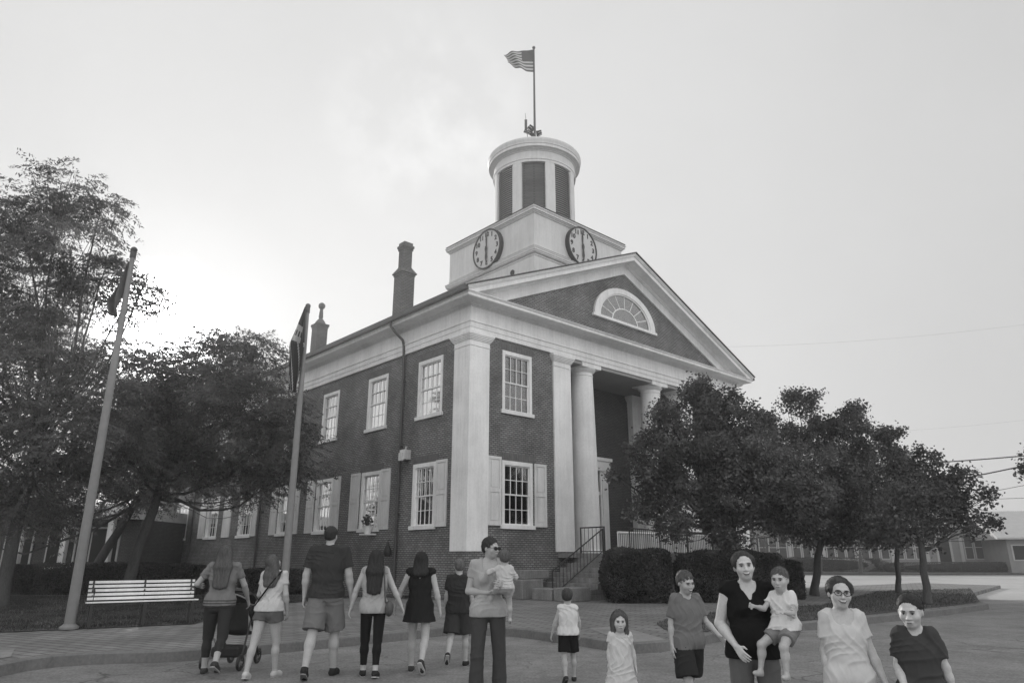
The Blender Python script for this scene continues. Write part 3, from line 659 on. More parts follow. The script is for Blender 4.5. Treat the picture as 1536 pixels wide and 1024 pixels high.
mb = MB(); mb.sphere((0, 0, 7.38), .1); mb.build('ball', M['gutter'], fp, smooth=True)
def usf(u, v):
    L_ = 1.75; x = -u*L_*(.93+.07*math.cos(v*3)); amp = .16*u
    drop = u*u*.18 - .26*u + .3*u*(v-.5)**2
    hgt = 1.6*(1-.5*u**1.6)
    return (x, amp*math.sin(u*8.5+v*1.5)+.1*math.sin(u*15+v*4)*u, 7.25 - v*hgt - .3*u*(1-v)*.4 - .12*u + .06*math.sin(u*9+v*2)*u)
def usi(i, j):
    s = j//3; 
    if i < 24 and j < 21: return 1 if (i % 4 == 1 and j % 4 == 1) or (i % 4 == 3 and j % 4 == 3) else 0
    return 2 if s % 2 == 0 else 1
us = cloth('flag', 60, 39, usf, clothm, usi, None, (tp.x, tp.y, 23.4)); tag(us, 'striped flag with a dark starred canton flying from the tower flagpole', 'flag')
def small(a, L_, H_, tilt, y=0.0):
    def f(u, v): return (math.cos(a)*u*L_ - math.sin(tilt)*v*H_, y + .03*math.sin(u*5+a), .1+math.sin(a)*u*L_ + (1-v)*H_*math.cos(tilt)*(1-.3*u))
    return f
for i, (a, L_, H_, tl, lab) in enumerate(((R(125), .45, .42, .5, 'small dark striped flag leaning left at the foot of the tower flagpole'),
                                     (R(148), .62, .26, .3, 'small dark flag hanging low and flat to the left on the tower dome'),
                                     (R(25), .32, .42, -.1, 'small dark flag hanging right of the tower flagpole foot'))):
    o = cloth('flag', 14, 10, small(a, L_, H_, tl), clothm, lambda i, j: 1 if (j % 5 == 3 and i > 4) else 0, None, (tp.x+(-.02, -.05, .03)[i], tp.y-2.2, (23.2, 23.0, 23.0)[i])); tag(o, lab, 'flag')
ant = MB(); ant.tube([(0, 0, 0), (-.12, 0, 1.6)], [.02, .012], 6); ant.box(-.16, -.02, -.02, .02, .55, 1.2); o = ant.build('aerial', M['gutter']); o.location = (tp.x-.42, tp.y-2.2, 23.0); tag(o, 'thin upright aerial on the dome left of the small flags', 'aerial')

# ------------------------------------------------------------------ the two tall flagpoles on the left
def tallpole(base, top, label, flaglabel, kind):
    rt = empty('flagpole', base); tag(rt, label, 'flagpole', 'tall flagpoles beside the lawn'); h = top.z-base[2]
    dx = (top.x-base[0]); dy = 0
    mb = MB(); mb.tube([(0, 0, 0), (dx*.5, 0, h*.5), (dx, 0, h-.15)], [.1, .084, .05], 16); mb.build('pole', M['pole'], rt, smooth=True)
    mb = MB(); mb.lathe([(.17, 0), (.17, .04), (.13, .07), (.11, .09)], n=20); mb.build('base_collar', M['pole'], rt, smooth=True)
    mb = MB(); mb.sphere((dx, 0, h), .075); mb.tube([(dx, 0, h-.2), (dx, 0, h-.05)], .065, 12); mb.build('ball_finial', M['gutter'], rt, smooth=True)
    return rt, h, dx
b1 = gnd(103, 943, .15); P1 = at(201, 375, b1.y)
tallpole((b1.x, b1.y, .155), P1, 'tall grey flagpole left of the white slatted bench', '', 0)
P2 = at(462, 459, 18.0); b2_ = at(428, 860, 18.0)
tallpole((b2_.x, 18.0, .155), P2, 'tall grey flagpole behind the walking women at the side wall', '', 1)
def limp1(u, v):
    w_ = .27*(v/.72)**.8 if v < .72 else .27-(v-.72)*.6
    return (-.04 - v*.07 - u*w_, .09*math.sin(u*7+v*4)*(.3+v), -.1 - v*1.28 - u*.1)
o = cloth('flag', 24, 30, limp1, [clothm[2]], lambda i, j: 0, None, (P1.x-.0, P1.y-.02, P1.z-.15)); tag(o, 'plain grey flag hanging limp from the pole beside the bench', 'flag')
def limp2(u, v):
    wd = .44*min(1, v*2.3)*(1 - .55*max(0, v-.5)*2)
    return (-.02 - v*.12 - (u-.3)*wd, -.1-.08*math.sin(u*9+v*3), -.05 - v*2.3 + .1*u)
def limp2i(i, j):
    if 12 <= i <= 26 and 13 <= j <= 24:
        if 17 <= j <= 20 and i % 4 in (0, 1) : return 0
        return 1
    if j > 24 and (i + (j-24)//2) % 14 in (0, 1): return 1
    return 0
o = cloth('flag', 30, 60, limp2, clothm, limp2i, None, (P2.x, P2.y-.02, P2.z-.12)); tag(o, 'dark flag with a pale emblem hanging folded from the second pole', 'flag')

# ------------------------------------------------------------------ bench
A = gnd(125, 943, .15); B = gnd(292, 935, .15); dirb = (B-A); LB = dirb.length; ang = math.atan2(dirb.y, dirb.x)
bn = empty('park_bench', (A.x, A.y, .155), ang); tag(bn, 'white slatted bench with black iron frame standing at the pavement edge', 'bench')
mb = MB()
for i in range(5):
    z = .5+i*.078; y = .42+i*.03; mb.box(0, LB, y, y+.022, z, z+.052)
mb.build('backrest', M['white'], bn, bevel=.004)
mb = MB()
for i in range(5): y = .02+i*.085; mb.box(-.02, LB+.02, y, y+.06, .46-.004*i, .485-.004*i)
mb.build('seat', M['white'], bn, bevel=.004)
for x in (.06, LB*.5, LB-.1):
    mb = MB(); mb.box(x, x+.05, .03, .08, 0, .45); mb.box(x, x+.05, .42, .47, 0, .45); mb.box(x, x+.05, .04, .46, .4, .452)
    mb.tube([(x+.025, .45, .4), (x+.025, .47, .6), (x+.025, .555, .87)], .022, 8); 
    if x != LB*.5: mb.tube([(x+.025, .48, .7), (x+.025, .2, .72), (x+.025, .02, .68), (x+.025, .04, .4)], .018, 8)
    mb.build('leg_frame', M['iron'], bn)

# ------------------------------------------------------------------ far buildings, hill, wires
def farbuilding():
    p0 = Vector((15, 74, .12)); p1 = Vector((47.3, 70.4, .12)); d = p1-p0; LL = d.length
    rt = empty('clapboard_building', p0, math.atan2(d.y, d.x)); tag(rt, 'long pale single storey building with tall windows beyond the sunlit street', 'building')
    mb = MB(); mb.box(0, LL, 0, 12, 0, 4.3); mb.build('wall', M['farwall'], rt)
    mb = MB(); mb.prism([(-.4, 4.3), (LL+.4, 4.3), (LL-.4, 4.5), (0, 4.5)], -.5, 12.4)
    V = [(-.4, -.6, 4.25), (LL+.4, -.6, 4.25), (LL-3, 6, 7.2), (1, 6, 7.2), (-.4, 12.6, 4.25), (LL+.4, 12.6, 4.25)]
    mb = MB(); mb.add(V, [(0, 1, 2, 3), (3, 2, 5, 4), (1, 5, 2), (0, 3, 4), (0, 4, 5, 1)]); mb.build('roof', M['rooftin'], rt)
    mb = MB()
    for i in range(30): mb.box(.3+i*LL/30, .36+i*LL/30, -.62, -.58, 4.2, 4.34)
    mb.box(-.4, LL+.4, -.7, -.55, 4.12, 4.28); mb.box(0, LL, -.05, -.003, 3.85, 4.12); mb.box(0, LL, -.06, -.003, .0, .3)
    for i in range(11): x = i*LL/10; mb.box(x-.15, x+.15, -.08, -.004, .3, 3.85)
    mb.build('trim', M['fartrim'], rt)
    dx = 28.6
    for i in range(10):
        c0 = (i+.5)*LL/10
        if i == 8:
            mb = MB(); mb.box(c0-.75, c0-.55, -.07, -.002, 0.3, 3.2); mb.box(c0+.55, c0+.75, -.07, -.002, .3, 3.2); mb.box(c0-.75, c0+.75, -.075, -.002, 3.2, 3.4); f = mb.build('door_frame', M['fartrim'], rt)
            mb = MB(); mb.box(c0-.55, c0+.55, -.03, -.001, .3, 3.2); mb.build('door', M['darkvoid'], rt); continue
        for k in (-1, 0, 1):
            c1 = c0 + k*.95; mb = MB(); mb.box(c1-.42, c1-.34, -.06, -.002, 1.1, 3.5); mb.box(c1+.34, c1+.42, -.06, -.002, 1.1, 3.5); mb.box(c1-.34, c1+.34, -.061, -.002, 3.42, 3.5); mb.box(c1-.34, c1+.34, -.061, -.002, 1.1, 1.18); mb.box(c1-.34, c1+.34, -.055, -.002, 2.2, 2.26)
            f = mb.build('window', M['fartrim'], rt); mb = MB(); mb.box(c1-.34, c1+.34, -.02, -.001, 1.18, 3.42); mb.build('pane', M['fp'], f)
    mb = MB(); mb.box(0, LL+1, -1.6, -1.2, 0, .8); 
farbuilding()
def gablehouse():
    rt = empty('gable_house', (40.2, 66.0, .12), R(-14)); tag(rt, 'house with a steep pale metal roof at the right edge beyond the street', 'house')
    mb = MB(); mb.box(4.5, 22, 0, 9, 0, 3.0); mb.build('wall', M['farwall'], rt)
    mb = MB(); mb.add([(3.6, -.7, 2.85), (22.6, -.7, 2.85), (22.6, 4.5, 5.4), (3.6, 4.5, 5.4), (3.6, 9.7, 2.85), (22.6, 9.7, 2.85), (3.6, -.7, 3.0), (22.6, -.7, 3.0), (22.6, 4.5, 5.55), (3.6, 4.5, 5.55)], [(0, 1, 7, 6), (6, 7, 8, 9), (9, 8, 5, 4), (0, 6, 9, 4), (1, 5, 8, 7), (0, 4, 5, 1)]); mb.build('roof', M['rooftin'], rt)
    for x in (4.8, 7.0, 9.5, 13): mb = MB(); mb.box(x, x+1.8, -.06, -.002, 1.0, 2.4); w2 = mb.build('window', M['fartrim'], rt); mb = MB(); mb.box(x+.12, x+1.68, -.07, -.062, 1.1, 2.3); mb.build('pane', M['darkvoid'], w2)
gablehouse()
mb = MB(); mb.box(0, 60, 0, .4, 0, .85, Matrix.Rotation(R(-5), 4, 'Z')); mb.box(12.3, 14.2, -.05, .39, 0, .95, Matrix.Rotation(R(-5), 4, 'Z')); o = mb.build('retaining_wall', M['concrete']); o.location = (16, 69, 0); tag(o, 'low concrete wall along the far side of the street', 'wall')
# annex porch at far left
an = empty('glazed_annex', (-38, 37.5, .15), R(0)); tag(an, 'low glazed annex with white posts seen under the left trees', 'building')
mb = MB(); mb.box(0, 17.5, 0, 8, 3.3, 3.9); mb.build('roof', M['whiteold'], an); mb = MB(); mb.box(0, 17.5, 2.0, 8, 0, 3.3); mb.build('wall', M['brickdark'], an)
for i in range(8):
    x = .3+i*2.35; mb = MB(); mb.box(x, x+.28, .1, .38, 0, 3.3); mb.build('post', M['whiteold'], an)
    if i < 7:
        mb = MB(); mb.box(x+.5, x+2.1, 1.9, 1.98, .1, 2.9); f = mb.build('window', M['whiteold'], an); mb = MB(); mb.box(x+.6, x+2.0, 1.86, 1.9, .9, 2.8); mb.build('pane', M['darkvoid'], f)
def wire(pts, r, label, n=18):
    a, b2 = Vector(pts[0]), Vector(pts[1]); sag = pts[2]; P = [a.lerp(b2, i/n) - Vector((0, 0, sag*4*(i/n)*(1-i/n))) for i in range(n+1)]
    mb = MB(); mb.tube(P, r, 6); o = mb.build('power_line', M['black'], smooth=True); tag(o, label, 'power line', 'overhead wires at the right')
pw = lambda x, y, d: tuple(at(x, y, d))
wire((pw(1240, 700, 60), pw(1700, 667, 40), .25), .042, 'upper thick black overhead cable at the right')
wire((pw(1240, 742, 60), pw(1537, 698, 46), .3), .045, 'lower thick black overhead cable ending at the right foliage')
wire((pw(1330, 758, 70), pw(1640, 705, 50), .3), .022, 'thin overhead wire just under the thick cables')
wire((pw(1300, 750, 70), pw(1640, 742, 55), .15), .02, 'lowest thin overhead wire near the far roofs')
wire((pw(1085, 520, 50), pw(1600, 478, 45), .4), .004, 'faint thin wire running from the pediment corner across the sky')
wire((pw(1250, 650, 70), pw(1600, 622, 60), .3), .004, 'faint thin wire above the right tree tops')
# hill
V = []; Fc = []; n = 60
for i in range(n+1):
    x = -150+650*i/n; h = 14+9*math.sin(i*.21+1)+4*math.sin(i*.6); 
    for (y, z) in ((330, 0), (380, h*.6), (450, h)): V.append((x, y+10*math.sin(i*.5), z))
for i in range(n):
    for j in (0, 1): Fc.append((i*3+j, (i+1)*3+j, (i+1)*3+j+1, i*3+j+1))
o = mesh_obj('hill', V, Fc, M['soil'], smooth=True); tag(o, kind='structure')

# ------------------------------------------------------------------ vegetation
def unit(n, rng):
    v = rng.normal(size=(n, 3)); return v/np.linalg.norm(v, axis=1, keepdims=True)
def leaves_mesh(name, C_, A_, B_, mat, parent=None, loc=None):
    """diamond leaves: centre C, half length A, half width B"""
    n = len(C_); V = np.empty((n, 4, 3), dtype=np.float32)
    V[:, 0] = C_-A_; V[:, 1] = C_-B_-A_*.1; V[:, 2] = C_+A_; V[:, 3] = C_+B_-A_*.1
    return mesh_obj(name, V.reshape(-1, 3), np.arange(n*4).reshape(n, 4), mat, parent, False, loc)
def spray_leaves(P, D, rng, length=.6, nleaf=34, ll=.055, lw=.018, droop=.35):
    """feathery compound sprays: every spray is a bent twig with leaflet pairs on side stalks"""
    n = len(P); C_, A_, B_ = [], [], []
    up = np.array([0, 0, 1.0]); side = np.cross(D, up); side /= (np.linalg.norm(side, axis=1, keepdims=True)+1e-6)
    L_ = length*rng.uniform(.6, 1.3, size=(n, 1))
    for k in range(nleaf):
        t = rng.uniform(.05, 1, size=(n, 1)); s = rng.uniform(-1, 1, size=(n, 1))*(.42*(1-t*.6))
        c = P + D*L_*t + side*s*L_ + np.array([0, 0, -1])*droop*L_*(t**2 + np.abs(s)) + rng.normal(scale=.02, size=(n, 3))
        a = side*np.sign(s)*.6 + D*.6 + np.array([0, 0, -.35]) + rng.normal(scale=.4, size=(n, 3)); a /= np.linalg.norm(a, axis=1, keepdims=True)
        b = np.cross(a, up + rng.normal(scale=.5, size=(n, 3))); b /= np.linalg.norm(b, axis=1, keepdims=True)+1e-6
        sc_ = rng.uniform(.6, 1.4, size=(n, 1)); C_.append(c); A_.append(a*ll*sc_); B_.append(b*lw*sc_)
    return np.concatenate(C_), np.concatenate(A_), np.concatenate(B_)
def limb(mb, a, b, r0, r1, rng, bend=.12, n=6):
    a = Vector(a); b = Vector(b); L_ = (b-a).length; P = []; R_ = []
    off = Vector(rng.normal(size=3))*L_*bend
    for i in range(n+1):
        t = i/n; p = a.lerp(b, t) + off*math.sin(PI*t)*.6 + Vector((0, 0, -.10*L_*math.sin(PI*t))) + Vector(rng.normal(size=3))*L_*.012*(0 < i < n)
        P.append(p); R_.append(r0+(r1-r0)*t)
    mb.tube(P, R_, 7); return P
def tree(name, label, base, fork, r0, blobs, feathery, ncl, seed, group=None, leaf=None, extra=1.0, thin=0.0):
    """blobs: (centre Vector, radius). Trunk from base to fork, limbs to every blob, twigs and leaves within the blobs"""
    rng = np.random.default_rng(seed); base = Vector(base); rt = empty(name, base); tag(rt, label, 'tree', group)
    mb = MB(); fk = Vector(fork)-base; P = []; R_ = []
    for i in range(9):
        t = i/8; P.append(Vector((fk.x*t**1.1, fk.y*t, fk.z*t)) + Vector((.02*math.sin(i*1.7+seed), .02*math.cos(i*1.3), 0))*(0 < i < 8)); R_.append(r0*(1.25 if i == 0 else 1)*(1-.35*t))
    mb.tube(P, R_, 10); tw = MB(); CP, CD = [], []
    sat = []
    for (c, r) in blobs:
        for q in range(3 if r > .45 else 1):
            d = unit(1, rng)[0]; d[2] = abs(d[2])*.9-.15; rr_ = r*rng.uniform(.24, .42); sat.append((Vector(c)+Vector(d)*(r*.92+rr_*.3), rr_))
    blobs = list(blobs)+sat; nb0 = len(blobs)-len(sat)
    for bi, (c, r) in enumerate(blobs):
        c = Vector(c)-base; st_ = P[6 + bi % 3]
        lp = limb(mb, st_, c, r0*.3, r0*.09, rng) if bi < nb0 else [c]*6
        for q in range(5 if bi < nb0 else 0):
            d = Vector(unit(1, rng)[0]); limb(mb, lp[2+q % 4], c + d*r*.8, r0*.07, .008, rng, .1, 5)
        m = int(ncl*max(r, .3)**2.2*extra)
        d = unit(m, rng); rad = rng.uniform(.2, 1, size=(m, 1))**.55*r*rng.uniform(.82, 1.14, size=(m, 1))
        sq = np.array([1.0, 1.0, .8]); p = np.array(c)[None] + d*rad*sq
        # clumps: drop clusters where a smooth random field is low, so that sky and light show through
        ph = rng.uniform(0, 6, 3); fld = np.sin(p[:, 0]*2.3/r*1.6+ph[0])+np.sin(p[:, 1]*2.1/r*1.6+ph[1])+np.sin(p[:, 2]*4.2/r*1.3+ph[2])
        keep = fld > -1.9+thin*1.5; p = p[keep]; d = d[keep]; CP.append(p)
        dd = d.copy(); dd[:, 2] = dd[:, 2]*.35 + .05; dd += rng.normal(scale=.35, size=dd.shape); dd[:, 2] *= .6; dd /= np.linalg.norm(dd, axis=1, keepdims=True); CD.append(dd)
    CP = np.concatenate(CP); CD = np.concatenate(CD)
    mb.build('trunk', M['bark'], rt, smooth=True)
    if feathery:
        C_, A_, B_ = spray_leaves(CP, CD, rng, .8, 46, .062, .019)
    else:
        k = 32; C_ = np.repeat(CP, k, 0) + rng.normal(scale=.12, size=(len(CP)*k, 3)); a = unit(len(C_), rng); a[:, 2] = a[:, 2]*.6-.2
        b = np.cross(a, unit(len(C_), rng)); b /= np.linalg.norm(b, axis=1, keepdims=True)+1e-6; s = rng.uniform(.6, 1.35, size=(len(C_), 1))
        A_ = a*.055*s; B_ = b*.038*s
    leaves_mesh('crown', C_, A_, B_, leaf or M['leafA'], rt)
    return rt
def bl(lst, d0, k=1.0):
    out = []
    for (x, y, rp, dd) in lst:
        d = d0+dd; c = at(x, y, d); out.append((c, rp*d/1000.0*k))
    return out
tree('locust_tree', 'tall feathery tree at the left edge rising highest above the bench', (-14.6, 21.0, .15), at(60, 640, 21), .2,
     bl([(92, 292, 52, 0), (25, 320, 66, 1), (-50, 330, 80, 0), (105, 370, 58, -1), (150, 318, 34, 0), (45, 430, 85, 1), (150, 420, 55, 0), (-50, 470, 95, 0), (110, 510, 70, 1), (195, 455, 36, 0),
         (30, 560, 90, 0), (140, 590, 66, 0), (-60, 610, 95, 0), (90, 660, 85, -1), (0, 690, 85, 1), (170, 680, 55, 1), (60, 740, 55, 0), (-70, 730, 80, 0), (215, 428, 22, 0), (190, 530, 38, 0)], 21), True, 105, 11, 'feathery trees on the lawn', thin=.75)
tree('locust_tree', 'broad feathery tree in front of the side wall between the two flagpoles', (-13.2, 25.0, .15), at(255, 690, 25), .2,
     bl([(308, 512, 30, 0), (340, 535, 46, 1), (390, 530, 34, 0), (240, 560, 52, 0), (300, 590, 66, 0), (370, 600, 54, -1), (415, 610, 38, 0), (440, 655, 34, 0), (330, 660, 62, 0), (250, 650, 66, 1), (395, 680, 46, 0),
         (200, 620, 60, 0), (420, 715, 30, 0), (290, 705, 42, 0), (350, 720, 34, 0), (210, 700, 50, 0), (460, 700, 16, 0), (258, 556, 22, 0)], 25), True, 120, 12, 'feathery trees on the lawn', thin=.2)
tree('locust_tree', 'dark leaning trunk with low foliage close behind the hedge', (-17.5, 30.0, .15), at(225, 720, 30), .2,
     bl([(170, 700, 50, 0), (215, 740, 36, 0), (130, 740, 46, 1), (80, 770, 34, 0), (20, 760, 50, 0), (180, 640, 50, 0), (-40, 760, 50, 0), (390, 745, 18, 2)], 30), True, 110, 13, 'feathery trees on the lawn')
tree('maple_tree', 'dense dark tree in front of the right end of the portico', (7.0, 23.5, .15), at(1088, 770, 23.5), .2,
     bl([(1050, 598, 34, 0), (1085, 625, 48, 0), (1020, 660, 52, 0), (975, 700, 34, -.5), (1050, 720, 66, 0), (1122, 672, 48, .5), (1120, 730, 70, 0), (985, 745, 38, 0), (1165, 710, 48, 1), (1180, 760, 56, 0), (1010, 790, 26, -.5), (1090, 790, 40, 0),
         (1150, 640, 20, 1), (1040, 577, 14, 0), (960, 770, 16, 0), (952, 672, 16, 0), (925, 712, 8, 0), (1000, 620, 26, 0)], 23.5), False, 110, 21, 'round crowned street trees', leaf=M['leafB'], thin=-.3)
tree('maple_tree', 'tall dark tree right of the portico with its trunk behind the woman in black', (10.9, 26.5, .15), at(1232, 800, 26.5), .15,
     bl([(1198, 606, 28, 2), (1235, 655, 40, 1), (1278, 640, 28, 0), (1180, 660, 32, 2), (1285, 678, 26, 0), (1220, 710, 62, 0), (1270, 725, 54, 0), (1200, 770, 56, 0), (1260, 780, 48, 0), (1165, 730, 46, 1), (1288, 614, 12, 0), (1150, 625, 12, 1)], 26.5), False, 110, 22, 'round crowned street trees', leaf=M['leafB'], thin=-.2)
tree('maple_tree', 'dark tree with a thin trunk on the island, second from the right', (15.0, 28.5, .15), at(1345, 805, 28.5), .11,
     bl([(1330, 690, 34, 0), (1365, 710, 30, 0), (1310, 735, 46, 0), (1360, 760, 44, 0), (1300, 785, 38, 0), (1335, 800, 30, 0), (1325, 662, 14, 0), (1395, 740, 34, 0), (1330, 655, 20, 0)], 28.5), False, 105, 23, 'round crowned street trees', leaf=M['leafB'], thin=.0)
tree('maple_tree', 'open leafed tree at the right with pale bark at the street corner', (12.35, 21.9, .15), at(1380, 800, 22.0), .12,
     bl([(1385, 695, 24, 0), (1440, 735, 32, 0), (1400, 760, 40, 0), (1450, 775, 30, 0), (1350, 790, 36, 0), (1478, 745, 16, 0), (1480, 785, 14, 0), (1345, 745, 30, 0), (1425, 715, 20, 0), (1395, 800, 22, 0)], 22.3), False, 75, 24, 'round crowned street trees', leaf=M['leafB'], thin=.25)
tree('maple_tree', 'tree mostly beyond the right edge with only a few leaves in view', (17.5, 20.0, .15), at(1600, 760, 20), .15,
     bl([(1590, 700, 46, 0), (1625, 740, 60, 0), (1540, 708, 10, 0)], 20), False, 75, 25, 'round crowned street trees', leaf=M['leafB'])
# far trees beyond the street
for i, (x, y, r, d) in enumerate(((1150, 800, 26, 62), (1230, 806, 24, 64), (1290, 812, 18, 60), (1100, 800, 26, 60))):
    b = at(x, 850, d); b.z = .12
    tree('far_tree', ['small loose tree beyond the street behind the black railing end', 'small loose tree beyond the street left of the pale building', 'small bush like tree in front of the pale far building', 'small tree beyond the ramp railing end'][i], b, at(x, y+14, d), .16,
         [(at(x-14, y, d), r*.7*d/1000), (at(x+12, y+4, d), r*.65*d/1000), (at(x, y-12, d), r*.6*d/1000)], False, 16, 40+i, 'small trees beyond the street', leaf=M['leafA'])
# hedges
def hedge(name, label, c, size, seed, rot=0.0, n=26000, grp='clipped hedges by the ramp'):
    rng = np.random.default_rng(seed); rt = empty(name, c, rot); tag(rt, label, 'hedge', grp)
    d = unit(n, rng); e = .85; q = np.sign(d)*np.abs(d)**e; q /= np.max(np.abs(q), axis=1, keepdims=True)**.6; q = q*np.clip(rng.normal(1, .03, size=(n, 1)), .8, 1.1)
    p = q*np.array(size)/2; p *= 1+.05*np.sin(p[:, :1]*5+seed)*np.cos(p[:, 2:3]*4); p[:, 2] += size[2]/2; p = p[p[:, 2] > .02]
    a = unit(len(p), rng); b = np.cross(a, unit(len(p), rng)); b /= np.linalg.norm(b, axis=1, keepdims=True)+1e-6
    leaves_mesh('foliage', p, a*.035, b*.022, M['hedge'], rt)
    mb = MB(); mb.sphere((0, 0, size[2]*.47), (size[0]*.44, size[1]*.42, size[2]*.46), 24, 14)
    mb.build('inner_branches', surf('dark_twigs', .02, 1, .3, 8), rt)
hedge('hedge', 'rounded dark hedge right beside the stone steps', (3.95, 23.2, .1), (2.1, 1.9, 1.62), 1)
hedge('hedge', 'wide dark clipped hedge in front of the ramp behind the boy in grey', (6.95, 23.4, .1), (3.3, 1.7, 1.55), 2, n=40000)
hedge('hedge', 'small hedge at the far end of the ramp beside the tree trunk', (9.2, 24.9, .1), (1.2, 1.3, 1.25), 3, n=12000)
hedge('hedge', 'long low hedge on the lawn behind the bench', (-15.2, 27.5, .1), (7.5, 1.3, 1.15), 4, n=60000, grp='hedges on the lawn')
hedge('hedge', 'dark hedge against the side wall behind the walking women', (-9.3, 28.2, .1), (3.4, 1.1, .95), 5, R(-40), n=30000, grp='hedges on the lawn')
hedge('hedge', 'low hedge foot planting along the far wall across the street', (44.5, 66.2, .1), (20, 1.2, .9), 6, R(-5), n=40000, grp='hedges on the far side')
hedge('hedge', 'long dark hedge under the pale building left of the wall gap', (27.0, 68.2, .1), (15, 1.2, 1.3), 7, R(-5), n=40000, grp='hedges on the far side')
# grass tufts
def inpoly(p, poly):
    x, y = p[:, 0], p[:, 1]; ins = np.zeros(len(p), bool); n = len(poly); j = n-1
    for i in range(n):
        xi, yi = poly[i]; xj, yj = poly[j]; c = ((yi > y) != (yj > y)) & (x < (xj-xi)*(y-yi)/((yj-yi)+1e-9)+xi); ins ^= c; j = i
    return ins
def grass(name, poly, n, box, seed):
    rng = np.random.default_rng(seed); p = np.stack([rng.uniform(box[0], box[1], n), rng.uniform(box[2], box[3], n)], 1); p = p[inpoly(p, poly)]
    m = len(p); h = rng.uniform(.012, .035, (m, 1)); ctr = np.concatenate([p, .155+h*.8], 1)
    a = np.stack([rng.normal(0, .3, m), rng.normal(0, .3, m), np.ones(m)], 1)*h; b = np.stack([rng.normal(size=m), rng.normal(size=m), np.zeros(m)], 1); b = b/np.linalg.norm(b, axis=1, keepdims=True)*.006
    o = leaves_mesh(name, ctr, a, b, M['grass']); tag(o, 'short dark grass', 'grass', kind='stuff'); return o
o = grass('island_grass', isl, 70000, (1.5, 21, 14, 33), 1); o['label'] = 'short dark grass on the planted island between walk and kerb'
o = grass('lawn_grass', lawn, 120000, (-18, -3, 12, 26), 2); o['label'] = 'short dark grass behind the white bench'
# wood on the hill
rng = np.random.default_rng(5); n = 9000
p = np.stack([rng.uniform(60, 460, n), rng.uniform(330, 450, n), np.zeros(n)], 1); xi = (p[:, 0]+150)/650*60
hh_ = 14+9*np.sin(xi*.21+1)+4*np.sin(xi*.6); p[:, 2] = hh_*np.clip((p[:, 1]-330)/110, .0, 1)+rng.uniform(0, 4, n)
a = unit(n, rng)*2.2; b = np.cross(a, unit(n, rng)); b = b/np.linalg.norm(b, axis=1, keepdims=True)*1.6
o = leaves_mesh('hill_wood', p, a, b, M['farleaf']); tag(o, 'dark wood covering the hill beyond the far roofs', 'woodland', kind='stuff')

